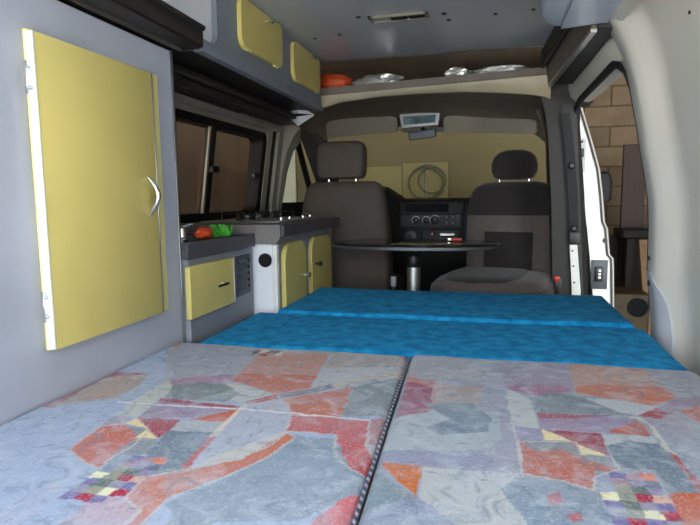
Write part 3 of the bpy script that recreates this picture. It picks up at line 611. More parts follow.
for f in ((0, 1, 2), (0, 2, 3), (0, 4, 1), (1, 4, 2), (2, 4, 3), (0, 3, 4)): bm.faces.new([V[i] for i in f])
ec = obj('end_cap', bm, 'light_grey', ol, ang=20)
obj('slot', prism(B(), [(-.880, 2.3610, 1.319), (-.829, 2.3475, 1.310), (-.772, 2.376, 1.319), (-.829, 2.3475, 1.323)], (0, -.003, 0)), 'hole_black', ec)

pl = thing('pelmet', 'dark brown boxed pelmet running along the wardrobe top', 'pelmet', (-.76, .6, 1.33))
obj('box', box(B(), (-.905, -.3, 1.338), (-.722, 1.335, 1.380), .004, 1), 'dark_brown', pl)
obj('top_rail', prism(B(), [(-.722, -.3, 1.377), (-.714, -.3, 1.380), (-.713, -.3, 1.389), (-.722, -.3, 1.394), (-.80, -.3, 1.394), (-.80, -.3, 1.377)], (0, 1.63, 0)), 'dark_under', pl)
obj('edge_strip', prism(B(), [(-.798, -.3, 1.335), (-.782, -.3, 1.330), (-.780, -.3, 1.338), (-.798, -.3, 1.345)], (0, 1.625, 0)), 'aluminium', pl)

rl = thing('overhead_locker', 'pale blue-grey overhead locker with a rounded corner above the off-white side panel', 'locker', (.2, .6, 1.4))
pr = [(.118, 1.55), (.112, 1.49), (.113, 1.455), (.119, 1.428), (.131, 1.410), (.147, 1.402), (.165, 1.400)]
bm = B(); rings = []
for y, s_ in ((-.6, 0), (1.56, 0), (1.60, .002), (1.635, .010), (1.65, .02)):
    rings.append([(x+s_*.4, y, z+s_*.3) for x, z in pr] + [(.172, y, 1.405), (.172, y, 1.55)])
obj('front_roll', loft(bm, rings), 'pale_laminate', rl)
obj('base_panel', prism(B(), [(.174, -.6, 1.404), (.292, -.6, 1.412), (.30, -.6, 1.55), (.174, -.6, 1.55)], (0, 2.27, 0)), 'pale_laminate', rl)
obj('rear_rail', prism(B(), [(.294, -.6, 1.414), (.322, -.6, 1.402), (.326, -.6, 1.45), (.302, -.6, 1.55), (.294, -.6, 1.55)], (0, 2.24, 0)), 'quarter_panel', rl)

rs = thing('side_shelf', 'dark open shelf with a light metal edge over the sliding door', 'shelf', (.28, 2.05, 1.4))
bm = B(); loft(bm, [[(a, y, 1.400), (a+.012, y, 1.400), (a+.004, y, 1.535), (a-.02, y, 1.535)] for y, a in ((1.68, .254), (2.45, .214))])
obj('side_board', bm, 'shelf_brown', rs)
bm = B(); loft(bm, [[(a, y, 1.392), (a+.016, y, 1.392), (a+.016, y, 1.402), (a, y, 1.402)] for y, a in ((1.68, .252), (2.45, .212))])
obj('metal_edge', bm, 'aluminium', rs)
bm = B(); loft(bm, [[(a+.016, y, 1.404), (b_, y, 1.400), (b_, y, 1.412), (a+.016, y, 1.414)] for y, a, b_ in ((1.68, .254, .322), (2.45, .214, .306))])
obj('shelf_base', bm, 'black_plastic', rs)
bm = B(); loft(bm, [[(a-.030, y, 1.470), (a-.022, y, 1.466), (a-.020, y, 1.535), (a-.032, y, 1.535)] for y, a in ((1.68, .254), (2.45, .214))])
obj('inner_batten', bm, 'dark_brown', rs)

lp = thing('ceiling_lamp', 'slim rectangular interior lamp on the metal ceiling', 'lamp', (-.31, 1.91, 1.553))
bm = B(); box(bm, (-.412, 1.885, 1.545), (-.214, 1.892, 1.554)); box(bm, (-.412, 1.933, 1.545), (-.214, 1.94, 1.554)); box(bm, (-.412, 1.885, 1.545), (-.402, 1.94, 1.554)); box(bm, (-.224, 1.885, 1.545), (-.214, 1.94, 1.554))
obj('frame', bm, 'visor', lp)
for x0, x1 in ((-.402, -.345), (-.340, -.285), (-.280, -.224)): obj('diffuser', box(B(), (x0, 1.892, 1.547), (x1, 1.933, 1.553), .002, 1), 'lamp_diffuser' if x0 < -.38 else 'dash_grey', lp)

# storage on the shelf
def lump(name, c, s, m_, lab, cat, seed, group=None):
    rnd = random.Random(seed); bm = B(); bmesh.ops.create_icosphere(bm, subdivisions=3, radius=1)
    for v in bm.verts:
        k = 1+.10*math.sin(v.co.x*9+seed)*math.sin(v.co.y*7)+.08*math.sin(v.co.z*11+v.co.x*5)+rnd.uniform(-.07, .07)*(4 if m_ == 'foil' else 1)
        p = v.co*k; v.co = Vector((c[0]+p.x*s[0], c[1]+p.y*s[1], max(c[2]+p.z*s[2], c[2]-s[2]*.75)))
    return tag(obj(name, bm, m_, ang=60), lab, cat, group)
def shz(x): return 1.433+(x+1.1)*.0305
lump('orange_bag', (-.715, 2.54, shz(-.715)+.035), (.085, .06, .046), 'orange', 'crumpled bright orange bag on the cab shelf', 'bag', 3)
lump('foil_roll', (-.50, 2.515, shz(-.50)+.020), (.10, .045, .026), 'foil', 'crumpled silver foil sheet beside orange bag on shelf', 'foil', 5)
lump('foil_roll', (-.155, 2.51, shz(-.155)+.018), (.055, .04, .024), 'foil', 'short silver foil crumple in mid shelf', 'foil', 8)
lump('foil_roll', (.03, 2.51, shz(.03)+.013), (.12, .04, .017), 'foil', 'long flat silver foil strip toward the sliding door end of shelf', 'foil', 11)

# ------------------------------------------------------------------ wardrobe
wd = thing('wardrobe', 'tall blue-grey wardrobe with one large yellow door', 'wardrobe', (-1.0, .5, 0))
bm = B(); box(bm, (-1.16, -.3, .0), (-.80, 1.300, 1.328), .002, 1)
obj('body', bm, 'blue_laminate', wd)
obj('edge_trim', box(B(), (-.806, 1.300, 0), (-.797, 1.309, 1.329), .001, 1), 'aluminium', wd)
obj('door_frame', box(B(), (-.7995, .831, .675), (-.788, 1.222, 1.251), .002, 1), 'yellow_edge', wd)
dd = obj('door', box(B(), (-.788, .829, .678), (-.772, 1.173, 1.245), .0025, 2), 'yellow_door', wd)
obj('edge_band', box(B(), (-.7885, 1.1732, .680), (-.7715, 1.177, 1.244), .001, 1), 'aluminium', dd)
obj('edge_band', box(B(), (-.7885, .8245, .680), (-.7715, .8288, 1.244), .001, 1), 'white_metal', dd)  # white strip paints in the overexposed rear-facing edge of the door
bm = B(); pts = []
for k in range(17):
    a = math.pi*k/16; pts.append((-.772+.022*math.sin(a), 1.138+.004*math.sin(a), 1.004-.086*k/16))
tube(bm, pts, [.0035+.003*math.sin(math.pi*k/16) for k in range(17)], 10)
obj('handle', bm, 'chrome', dd)
for z in (1.165, .76):
    h = obj('hinge', box(B(), (-.7885, .817, z-.028), (-.781, .8245, z+.028), .001, 1), 'chrome', dd)
    for dz in (-.018, .018): screw(h, (-.780, .821, z+dz), 'X', 'steel', .003)

# ------------------------------------------------------------------ kitchen
kc = thing('sink_cabinet', 'grey kitchen cabinet with one yellow drawer and a vent grille', 'cabinet', (-.98, 1.5, 0))
obj('body', box(B(), (-1.13, 1.311, 0), (-.782, 1.722, .792), .002, 1), 'unit_grey', kc)
dr = obj('drawer', box(B(), (-.782, 1.292, .634), (-.766, 1.546, .775), .002, 1), 'yellow_door', kc)
obj('edge_band', box(B(), (-.7825, 1.5462, .635), (-.7655, 1.551, .774), .001, 1), 'white_metal', dr)
obj('handle', box(B(), (-.752, 1.415, .702), (-.744, 1.475, .710), .003), 'black_plastic', dr)
obj('handle_post', tube(B(), [(-.767, 1.462, .706), (-.75, 1.462, .706)], .004, 8), 'yellow_edge', dr)
vg = obj('vent_grille', box(B(), (-.782, 1.590, .642), (-.777, 1.692, .772), .002, 1), 'vent_grey', kc)
for k in range(5):
    z = .660+k*.0215
    obj('slat', prism(B(), [(-.777, 1.600, z), (-.768, 1.600, z+.002), (-.777, 1.600, z+.013)], (0, .062, 0)), 'vent_grey', vg)
    obj('opening', box(B(), (-.778, 1.668, z), (-.7762, 1.682, z+.012)), 'hole_black', vg)
kt = thing('sink_worktop', 'dark grey low worktop with a sink beside the wardrobe', 'worktop', (-.95, 1.5, .8))
bm = B(); box(bm, (-.792, 1.294, .793), (-.770, 1.722, .838), .003, 1)
obj('fascia', bm, 'fascia_dark', kt)
bm = B(); box(bm, (-1.13, 1.311, .793), (-1.08, 1.722, .832)); box(bm, (-.86, 1.311, .793), (-.792, 1.722, .832)); box(bm, (-1.08, 1.311, .793), (-.86, 1.35, .832)); box(bm, (-1.08, 1.65, .793), (-.86, 1.722, .832))
obj('top', bm, 'fascia_dark', kt)
bm = B(); loft(bm, [[(x, y, z) for x, y in rrect(-1.08+d, -.86-d, 1.35+d, 1.65-d, .03)] for d, z in ((.0, .834), (.004, .834), (.012, .795), (.03, .7935))], cap=False); bm.faces.new([v for v in bm.verts][-24:])
obj('sink_bowl', bm, 'steel', kt)
tp = thing('tap', 'small chrome tap over the sink next to wardrobe', 'tap', (-.90, 1.34, .835))
obj('base', lathe(B(), [(.018, .832), (.018, .842), (.012, .848), (.011, .872), (.014, .876), (0, .878)], (-.842, 1.385, 0)), 'chrome', tp)
obj('spout', tube(B(), [(-.842, 1.385, .862), (-.88, 1.40, .876), (-.93, 1.42, .872), (-.935, 1.422, .860)], .007, 8), 'chrome', tp)
obj('lever', tube(B(), [(-.842, 1.385, .874), (-.825, 1.415, .882)], .005, 8), 'chrome', tp)
lump('sponge_packet', (-.84, 1.505, .851), (.022, .042, .020), 'orange', 'orange sponge packet lying by the sink', 'sponge', 21)
bm = B(); bmesh.ops.create_grid(bm, x_segments=12, y_segments=12, size=.5)
for v in bm.verts: v.co = Vector((-.842+v.co.x*.07-.01*v.co.y, 1.615+v.co.y*.06, .850+.014*math.sin(v.co.x*9)*math.cos(v.co.y*7)+.012*math.sin(v.co.y*13+1)))
bmesh.ops.solidify(bm, geom=bm.faces[:], thickness=.004)
tag(obj('dishcloth', bm, 'green', ang=60), 'crumpled bright green cloth on worktop end', 'cloth')

hc = thing('hob_cabinet', 'grey kitchen cabinet with two rounded yellow doors and a white end panel', 'cabinet', (-.92, 2.1, 0))
obj('body', box(B(), (-1.12, 1.757, 0), (-.705, 2.43, .822), .002, 1), 'unit_grey', hc)
obj('end_panel', prism(B(), [(-1.12, 1.735, .0), (-.703, 1.740, 0), (-.703, 1.756, 0), (-1.12, 1.756, 0)], (0, 0, .80)), 'white_panel', hc)
obj('corner_trim', box(B(), (-.716, 1.7355, 0), (-.6995, 1.757, .80), .003, 1), 'white_metal', hc)
obj('round_hole', lathe(B(), [(.024, 0), (.024, -.003), (.021, -.0035), (.020, -.001), (0, -.001)], (-.742, 1.7365, .745), 'Y', 24), 'hole_black', hc)
for (y0, y1, ky, kz, km) in ((1.785, 2.005, 1.975, .665, 'chrome'), (2.078, 2.345, 2.12, .69, 'black_plastic')):
    pts = rrect(y0, y1, .38, .797, (.06, .06, .03, .03))
    d = obj('door', prism(B(), [(-.7045, y, z) for y, z in pts], (.017, 0, 0)), 'yellow_door', hc)
    obj('knob', lathe(B(), [(.005, 0), (.004, .012), (.010, .016), (.011, .024), (.007, .028)], (-.6875, ky, kz), 'X', 14), km, d)
    for z in (.72, .46): obj('hinge', tube(B(), [(-.690, y0-.003, z-.02), (-.690, y0-.003, z+.02)], .004, 8), 'yellow_edge', d)
ht = thing('hob_worktop', 'speckled grey worktop with a rounded drop end beside the hob', 'worktop', (-.9, 2.1, .825))
obj('top', prism(B(), [(-1.13, 1.72, .824), (-.70, 1.73, .824), (-.682, 1.745, .824), (-.680, 2.44, .824), (-.69, 2.455, .824), (-1.13, 2.455, .824)], (0, 0, .040)), 'worktop', ht)
obj('end_fascia', prism(B(), [(x, 1.722+(x+.80)*.04, z) for x, z in [(-.80, .800)]+[(-.712+.03*math.cos(R(a)), .832+.03*math.sin(R(a))*1.05) for a in (-90, -70, -50, -30, -10)]+[(-.682, .866), (-.80, .866)]], (0, .012, 0)), 'worktop', ht)
screw(ht, (-.70, 1.7235, .820), 'Y', 'chrome', .003)
obj('front_edge', prism(B(), [(-.682, 1.742, .824), (-.674, 1.742, .830), (-.674, 1.742, .860), (-.682, 1.742, .866)], (0, .705, 0)), 'fascia_dark', ht)
gh = thing('gas_hob', 'two burner steel gas hob with black pan supports', 'hob', (-.87, 2.1, .865))
obj('plate', box(B(), (-1.05, 1.86, .8645), (-.735, 2.36, .872), .003, 1), 'steel', gh)
for y in (1.99, 2.24):
    obj('burner', lathe(B(), [(.045, .872), (.045, .878), (.03, .88), (.03, .890), (.02, .893), (0, .893)], (-.92, y, 0)), 'black_plastic', gh)
    for a in range(4):
        dx, dy = math.cos(R(a*90+45)), math.sin(R(a*90+45))
        obj('pan_support', tube(B(), [(-.92+dx*.10, y+dy*.10, .872), (-.92+dx*.10, y+dy*.10, .897), (-.92+dx*.03, y+dy*.03, .899)], .004, 6), 'black_plastic', gh)
for y in (1.95, 2.04, 2.20, 2.29): obj('knob', lathe(B(), [(.009, .872), (.010, .875), (.008, .883), (0, .884)], (-.765, y, 0), 'Z', 14), 'chrome', gh)

# ------------------------------------------------------------------ bed
bb = tag(obj('bed_platform', box(B(), (-.68, -.45, .0), (.39, 2.13, .470), .004, 1), 'plywood'), 'plywood platform under the bed cushions', 'bed base')
import numpy as np
def inpoly(px, py, poly):
    r = np.zeros(px.shape, bool); n = len(poly)
    for i in range(n):
        x1, y1 = poly[i]; x2, y2 = poly[(i+1) % n]
        if y1 == y2: continue
        c_ = ((y1 > py) != (y2 > py)) & (px < (x2-x1)*(py-y1)/(y2-y1)+x1); r ^= c_
    return r
def cushion(name, x0, x1, y0, y1, zt, th, rad, mname, lab, step=None, yfine=None, printed=None, base=None, wave=.0, skew=0):
    rad_n = 5
    def axis(a, b_, st, fine=None):
        e = [a+rad*(1-math.cos(math.pi/2*k/rad_n)) for k in range(rad_n)]; f = [b_-rad*(1-math.cos(math.pi/2*k/rad_n)) for k in range(rad_n)][::-1]
        if fine is None: mid = list(np.linspace(a+rad, b_-rad, max(2, int((b_-a)/st))))
        else: mid = list(np.linspace(a+rad, fine, 12))[:-1] + list(np.linspace(fine, b_-rad, int((b_-fine)/st)))
        return e+mid+f
    xs = axis(x0, x1, step or .02); ys = axis(y0, y1, step or .02, yfine)
    X, Y = np.meshgrid(np.array(xs), np.array(ys), indexing='ij')
    def drop(d): return rad-np.sqrt(np.maximum(0, rad*rad-np.maximum(0, rad-d)**2))
    dx = np.minimum(X-x0, x1-X); dy = np.minimum(Y-y0, y1-Y)
    Z = zt-np.minimum(drop(dx)+drop(dy), rad*1.3)+wave*(np.sin(X*9+Y*5)*np.sin(Y*7-X*3)+.5*np.sin(X*23+1)*np.sin(Y*19))
    XX = X+skew*(Y-y1)*np.clip((X-x0)/(x1-x0) if skew < 0 and x0 < -.5 else (x1-X)/(x1-x0), 0, 1)
    nx, ny = X.shape; co = np.stack([XX, Y, Z], -1).reshape(-1, 3)
    idx = np.arange(nx*ny).reshape(nx, ny)
    F = np.stack([idx[:-1, :-1], idx[1:, :-1], idx[1:, 1:], idx[:-1, 1:]], -1).reshape(-1, 4).tolist()
    ring = list(idx[:, 0])+list(idx[-1, 1:])+list(idx[-2::-1, -1])+list(idx[0, -2:0:-1])
    rb = co[ring].copy(); rb[:, 2] = zt-th; n0 = len(co); co = np.concatenate([co, rb]); k = len(ring)
    for i in range(k): F.append([int(ring[i]), n0+i, n0+(i+1) % k, int(ring[(i+1) % k])])
    F.append([n0+i for i in range(k)][::-1])
    me = bpy.data.meshes.new(name); me.from_pydata(co.tolist(), [], F); me.validate(); me.shade_smooth()
    if printed:
        px, py = co[:, 0], co[:, 1]; col = np.tile(np.array([*lin(base), 1.0]), (len(co), 1))
        ox = .0014*np.sin(px*95+py*40)*np.sin(py*83-px*31); oy = .0014*np.sin(py*91-px*57)*np.sin(px*77)      # hand-drawn wobble of the print
        for c_, poly in printed:
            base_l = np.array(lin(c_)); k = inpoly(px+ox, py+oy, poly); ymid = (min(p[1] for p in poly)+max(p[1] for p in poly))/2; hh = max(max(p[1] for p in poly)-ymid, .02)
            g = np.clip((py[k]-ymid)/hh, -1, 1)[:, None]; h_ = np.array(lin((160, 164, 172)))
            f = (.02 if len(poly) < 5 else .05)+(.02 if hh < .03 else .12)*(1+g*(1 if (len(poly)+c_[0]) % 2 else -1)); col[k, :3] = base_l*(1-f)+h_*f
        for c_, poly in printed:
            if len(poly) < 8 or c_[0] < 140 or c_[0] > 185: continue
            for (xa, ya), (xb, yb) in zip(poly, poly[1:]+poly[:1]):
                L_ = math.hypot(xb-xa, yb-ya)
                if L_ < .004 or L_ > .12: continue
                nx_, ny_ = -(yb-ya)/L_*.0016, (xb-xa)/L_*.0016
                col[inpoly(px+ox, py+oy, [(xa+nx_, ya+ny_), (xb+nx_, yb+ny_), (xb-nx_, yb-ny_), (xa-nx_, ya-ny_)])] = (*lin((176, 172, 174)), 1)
        a = me.color_attributes.new('print', 'FLOAT_COLOR', 'POINT'); a.data.foreach_set('color', col.astype(np.float32).ravel())
    me.materials.append(MATS[mname]); o = bpy.data.objects.new(name, me); C.objects.link(o)
    return tag(o, lab, 'cushion')
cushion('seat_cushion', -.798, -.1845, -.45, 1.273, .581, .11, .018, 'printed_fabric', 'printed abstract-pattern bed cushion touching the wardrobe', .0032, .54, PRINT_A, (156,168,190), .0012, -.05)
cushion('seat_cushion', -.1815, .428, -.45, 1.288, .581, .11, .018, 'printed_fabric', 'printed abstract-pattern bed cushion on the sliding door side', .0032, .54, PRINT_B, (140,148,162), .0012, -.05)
bm = B(); tube(bm, [(-.183-(y-1.273)*.05, y, .5765) for y in [-.43+1.70*k/60 for k in range(61)]], .0026, 8)
tag(obj('seam_cord', bm, 'twisted_cord'), 'dark and white twisted cord along the joint of printed cushions', 'cord')
cushion('blue_cushion', -.752, .425, 1.291, 1.684, .577, .105, .016, 'blue_velour', 'wide blue velour bed cushion next to the printed cushions', .02, None, None, None, .002)
cushion('blue_cushion', -.684, .40, 1.687, 2.165, .586, .111, .011, 'blue_velour', 'blue velour bed cushion at the foot end by the table', .02, None, None, None, .002)

# ------------------------------------------------------------------ table
tb = thing('table', 'dark glossy oval table on a steel post', 'table', (-.31, 2.37, 0))
obj('table_top', loft(B(), [sring(-.318, 2.362, z, .352+d, .218+d, 2.5, 64) for z, d in ((.742, -.008), (.746, -.002), (.757, -.002), (.760, -.006))]), 'table_black', tb)
obj('edge_band', loft(B(), [sring(-.318, 2.362, z, .352+d, .218+d, 2.5, 64) for z, d in ((.745, -.003), (.745, .002), (.757, .002), (.757, -.003))], cap=False), 'table_edge', tb)
obj('post', lathe(B(), [(.029, .02), (.029, .665)], (-.322, 2.36, 0), 'Z', 28), 'steel', tb)
obj('collar', lathe(B(), [(.030, .655), (.033, .66), (.033, .698), (.030, .705), (.05, .742)], (-.322, 2.36, 0), 'Z', 28), 'black_plastic', tb)
obj('foot', lathe(B(), [(.11, .0), (.11, .012), (.04, .03), (.03, .05)], (-.322, 2.36, 0), 'Z', 28), 'black_plastic', tb)
lg = thing('lighter', 'small red lighter with steel tip lying on the dark table', 'lighter', (-.15, 2.5, .76))
obj('body', box(B(), (-.168, 2.44, .7605), (-.122, 2.456, .774), .004), 'red', lg)
obj('tip', box(B(), (-.186, 2.44, .7605), (-.1685, 2.456, .774), .002), 'chrome', lg)

# ------------------------------------------------------------------ seats
ds = thing('driver_seat', 'grey-brown driver seat seen from behind beside the kitchen end', 'car seat', (-.70, 2.8, 0))
def rr_(z, hx, y, hy, p=5): return sring(-.716 if z < 1.04 else -.727, y, z, hx, hy, p)
obj('backrest', loft(B(), [rr_(.34, .20, 2.735, .10), rr_(.40, .228, 2.72, .11), rr_(.60, .235, 2.715, .105), rr_(.80, .226, 2.715, .10), rr_(.93, .210, 2.715, .09), rr_(.99, .196, 2.715, .08), rr_(1.02, .178, 2.715, .065), rr_(1.034, .15, 2.715, .045)]), 'seat_back', ds)
obj('headrest', loft(B(), [rr_(1.048, .095, 2.70, .03, 7), rr_(1.055, .110, 2.70, .045, 7), rr_(1.08, .118, 2.70, .055, 7), rr_(1.16, .121, 2.70, .058, 7), rr_(1.20, .118, 2.70, .055, 7), rr_(1.222, .106, 2.70, .042, 7), rr_(1.231, .085, 2.70, .025, 7)]), 'seat_back', ds)
for x in (-.797, -.657): obj('headrest_post', tube(B(), [(x, 2.70, 1.0), (x, 2.70, 1.06)], .007, 10), 'chrome', ds)
obj('cushion', box(B(), (-.94, 2.80, .33), (-.49, 3.28, .50), .05, 4), 'seat_back', ds)
obj('seat_base', box(B(), (-.88, 2.70, .0), (-.50, 3.2, .335), .02, 2), 'black_plastic', ds)

ps = thing('passenger_seat', 'grey and charcoal swivelled passenger seat facing the table', 'car seat', (.078, 2.72, 0), R(-12))
def q(z, hx, y, hy, p=6, cx=0): return sring(cx, y, z, hx, hy, p, 40)
def lobj(n_, bm, m_): return obj(n_, bm, m_, ps, local=True)
lobj('backrest', loft(B(), [q(.42, .18, .06, .07), q(.48, .20, .06, .08), q(.60, .205, .07, .08), q(.76, .212, .085, .078), q(.862, .212, .10, .075)]), 'seat_light')
lobj('shoulder_panel', loft(B(), [q(.862, .2115, .10, .0745), q(.92, .208, .107, .072), q(.97, .197, .113, .066), q(1.0, .178, .117, .055), q(1.018, .14, .12, .038), q(1.023, .10, .12, .02)]), 'seat_dark')
bm = B(); rows_ = []
for z in [.50+.285*k/8 for k in range(9)]:
    yc = .06+.04*max(0, z-.48)/.38
    rows_.append([(x, yc-.088-.003*(1-(x/.115)**2), z) for x in (-.112, -.06, 0, .06, .112)] + [(.115, yc-.03, z), (-.115, yc-.03, z)])
lobj('centre_panel', loft(bm, rows_), 'seat_dark')
for sx in (-1, 1):
    lobj('side_bolster', loft(B(), [[(sx*(.168+a*.040)+0*1, .0+.085*(z-.44)/.42+.012-b_*.045, z) for a, b_ in ((-1.1, 0), (-.7, .9), (0, 1.15), (.7, .8), (1.05, 0), (0, -.4))] for z in (.46, .56, .66, .76, .84, .856)]), 'seat_light')
lobj('headrest', loft(B(), [q(1.032, .065, .12, .03, 2.4), q(1.042, .092, .12, .045, 2.4), q(1.07, .108, .12, .055, 2.4), q(1.105, .110, .12, .057, 2.4), q(1.14, .100, .12, .05, 2.4), q(1.162, .078, .12, .036, 2.4), q(1.175, .04, .12, .018, 2.4)]), 'seat_dark')
for x in (-.07, .07): lobj('headrest_post', tube(B(), [(x, .12, 1.0), (x, .12, 1.05)], .007, 10), 'chrome')
lobj('cushion', loft(B(), [sring(-.02, -.19, z, hx_, hy_, 5, 40) for z, hx_, hy_ in ((.40, .22, .24), (.44, .245, .265), (.53, .25, .27), (.575, .245, .262), (.600, .22, .235), (.608, .18, .19))]), 'seat_light')
lobj('cushion_centre', loft(B(), [sring(-.05, -.19, z, hx_, hy_, 5, 40) for z, hx_, hy_ in ((.58, .17, .255), (.600, .165, .235), (.614, .15, .20), (.617, .11, .15))]), 'seat_dark')
lobj('swivel_base', box(B(), (-.2, -.3, 0), (.16, .12, .41), .02, 2), 'black_plastic')
bk = thing('belt_buckle', 'black belt buckle with a red button beside passenger seat', 'belt buckle', (.25, 2.45, .5))
obj('stalk', box(B(), (.264, 2.44, .42), (.280, 2.455, .55), .004), 'black_plastic', bk)
obj('housing', box(B(), (.262, 2.435, .54), (.292, 2.46, .615), .006), 'black_plastic', bk)
obj('button', box(B(), (.260, 2.433, .595), (.282, 2.457, .618), .003), 'red', bk)

# ------------------------------------------------------------------ cab
db = thing('dashboard', 'black dashboard with heater dials, radio slot and warning button', 'dashboard', (-.35, 3.5, .1))
obj('body', prism(B(), [(-1.08, y, z) for y, z in ((3.74, .30), (3.42, .30), (3.36, .52), (3.31, .68), (3.305, .90), (3.33, .935), (3.42, .948), (3.74, .90))], (1.41, 0, 0)), 'dash_black', db)
obj('instrument_binnacle', loft(B(), [[(x, y, z) for y, z in ((3.20, .80), (3.17, .93+k), (3.19, .965+k), (3.30, .985+k), (3.5, .95))] for x, k in ((-1.0, .0), (-.93, .035), (-.75, .05), (-.60, .03), (-.53, -.02))]), 'dash_black', db)
cp = obj('centre_panel', box(B(), (-.60, 3.292, .63), (-.155, 3.308, .925), .006, 2), 'dash_black', db)
obj('radio_slot', box(B(), (-.50, 3.286, .865), (-.245, 3.294, .915), .004, 1), 'hole_black', cp)
obj('heater_panel', box(B(), (-.53, 3.286, .775), (-.17, 3.293, .855), .004, 1), 'dash_grey', cp)
for x, r_ in ((-.435, .020), (-.375, .019), (-.325, .024)):
    dl = obj('heater_dial', lathe(B(), [(r_, 0), (r_*.95, -.018), (r_*.6, -.022), (0, -.022)], (x, 3.287, .818), 'Y', 20), 'black_plastic', cp)
    bm = B(); n = 18; tube(bm, [(x+r_*1.15*math.cos(R(20+200*k/n)), 3.286, .818+r_*1.15*math.sin(R(20+200*k/n))) for k in range(n+1)], .0032, 6)
    obj('dial_ring', bm, 'light_grey', dl)
for i in range(2):
    for j in range(2): obj('switch', box(B(), (-.268+i*.036, 3.281, .790+j*.034), (-.242+i*.036, 3.287, .816+j*.034), .003, 1), 'black_plastic', cp)
obj('lower_shelf', box(B(), (-.40, 3.282, .665), (-.18, 3.294, .765), .004, 1), 'dash_grey', cp)
hz = obj('warning_button', box(B(), (-.358, 3.277, .725), (-.318, 3.283, .757), .003, 1), 'dash_black', cp)
obj('warning_triangle', prism(B(), [(-.349, 3.2768, .729), (-.327, 3.2768, .729), (-.338, 3.2768, .750)], (0, -.002, 0)), 'red', hz)
obj('ashtray', box(B(), (-.300, 3.277, .722), (-.200, 3.283, .757), .003, 1), 'black_plastic', cp)
obj('ashtray_trim', box(B(), (-.292, 3.273, .727), (-.208, 3.278, .742), .002, 1), 'steel', cp)
obj('trim_line', box(B(), (-.39, 3.276, .698), (-.18, 3.283, .702)), 'steel', cp)
obj('speaker_grille', lathe(B(), [(.045, 0), (.045, -.012), (.035, -.016), (.0, -.010)], (-.475, 3.292, .715), 'Y', 24), 'black_plastic', cp)
sw = thing('steering_wheel', 'black steering wheel in front of the driver seat', 'steering wheel', (-.75, 3.1, .85))
ax = Vector((0, .82, .57)); ux = Vector((1, 0, 0)); uy = ax.cross(ux); c0 = Vector((-.74, 3.0, .83))
obj('rim', tube(B(), [c0+.19*(math.cos(2*math.pi*k/40)*ux+math.sin(2*math.pi*k/40)*uy) for k in range(40)], .014, 8, closed=True), 'black_plastic', sw)
for a in (0, 120, 240): obj('spoke', tube(B(), [c0+.03*ux*math.cos(R(a+90))+.03*uy*math.sin(R(a+90)), c0+.188*(math.cos(R(a+90))*ux+math.sin(R(a+90))*uy)], .012, 8), 'black_plastic', sw)
obj('column', tube(B(), [c0-ax*.02, c0+ax*.16], .035, 12), 'black_plastic', sw)
gl = thing('belt_buckle', 'grey topped belt buckle on a stalk beside driver seat', 'belt buckle', (-.455, 2.62, 0))
obj('stalk', box(B(), (-.463, 2.61, .0), (-.445, 2.625, .53), .004), 'black_plastic', gl)
obj('housing', box(B(), (-.468, 2.604, .525), (-.440, 2.63, .575), .006), 'light_grey', gl)
for n_, x0, x1, za, zb, lab in (('a', -.90, -.50, 1.385, 1.387, 'beige sun visor folded above the driver headrest'), ('b', -.255, .215, 1.374, 1.338, 'beige sun visor folded above the passenger seat')):
    bm = B(); h0 = .085 if n_ == 'a' else .072; pts = rrect(x0, x1, 0, 1, .0)
    A = [(x0, 3.0, za-.01), (x0+.03, 3.0, za), (x1-.03, 3.0, zb), (x1, 3.0, zb-.012), (x1, 3.02, zb-h0), (x0, 3.02, za-h0-.012)]
    prism(bm, A, (0, .022, .004)); bmesh.ops.bevel(bm, geom=bm.edges[:], offset=.006, segments=2, affect='EDGES')
    v_ = thing('sun_visor', lab, 'sun visor', ((x0+x1)/2, 3.01, za))
    obj('pad', bm, 'visor', v_)
    obj('pivot_rod', tube(B(), [(x0+.02, 3.012, za-.006), (x1-.02, 3.012, zb-.006)], .004, 6), 'black_plastic', v_)
gh_ = thing('grab_handle', 'grey grab handle above the passenger door', 'grab handle', (.215, 2.9, 1.3))
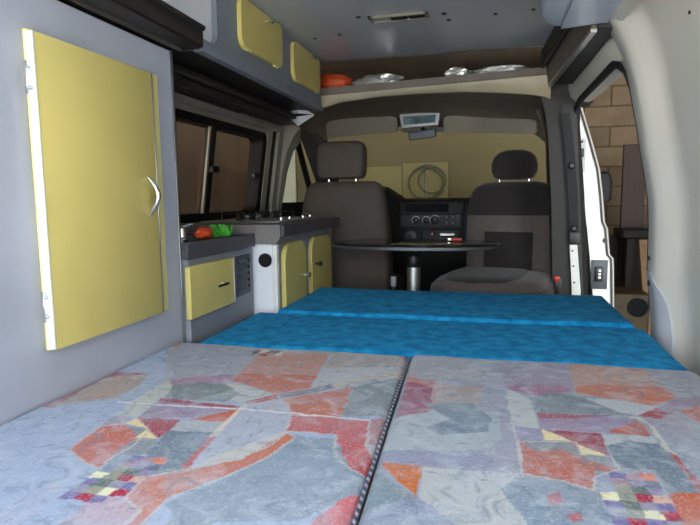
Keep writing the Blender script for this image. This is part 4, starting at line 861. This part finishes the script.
obj('grip', tube(B(), [(.200, 2.80, 1.352), (.215, 2.82, 1.325), (.228, 2.90, 1.310), (.232, 2.98, 1.305), (.222, 3.0, 1.32)], .009, 8), 'visor', gh_)
rc = thing('roof_console', 'pale framed console with a glossy window on the cab headliner', 'console', (-.378, 2.95, 1.36))
fr = B(); o_ = [(-.484, 1.391), (-.272, 1.397), (-.283, 1.329), (-.473, 1.321)]; i_ = [(-.466, 1.378), (-.292, 1.383), (-.297, 1.342), (-.461, 1.336)]
loft(fr, [[(x, y, z) for x, z in pts] for pts, y in ((o_, 3.03), (o_, 2.985), (i_, 2.983), (i_, 3.0))], cap=False)
obj('frame', fr, 'light_grey', rc)
obj('glossy_panel', prism(B(), [(x, 2.998, z) for x, z in i_], (0, .01, 0)), 'painted_reflection', rc)
obj('housing', prism(B(), [(x, 3.0, z) for x, z in o_], (0, .08, .03)), 'visor', rc)
rm = thing('rear_view_mirror', 'small tilted rear-view mirror hanging under the console', 'mirror', (-.37, 3.0, 1.29))
ca, sa = math.cos(R(6)), math.sin(R(6))
def rot2(u, v): return (-.362+u*ca-v*sa, 1.279+u*sa+v*ca)
bm = B(); P = [rot2(u, v) for u, v in rrect(-.072, .072, -.021, .021, (.008, .008, .012, .012))]
prism(bm, [(x, 2.97-(z-1.279)*.3, z) for x, z in P], (0, .025, .004)); obj('housing', bm, 'black_plastic', rm)
P = [rot2(u, v) for u, v in rrect(-.066, .066, -.016, .016, (.006, .006, .010, .010))]
obj('glass', prism(B(), [(x, 2.9695-(z-1.279)*.3, z) for x, z in P], (0, -.002, 0)), 'mirror_grey', rm)
obj('stem', tube(B(), [(-.362, 2.99, 1.285), (-.365, 3.05, 1.335)], .010, 8), 'black_plastic', rm)
obj('mount_bar', prism(B(), [(-.50, 3.05, 1.318), (-.235, 3.05, 1.324), (-.215, 3.05, 1.312), (-.24, 3.05, 1.300), (-.36, 3.05, 1.296), (-.47, 3.05, 1.303)], (0, .02, .005)), 'black_plastic', rm)
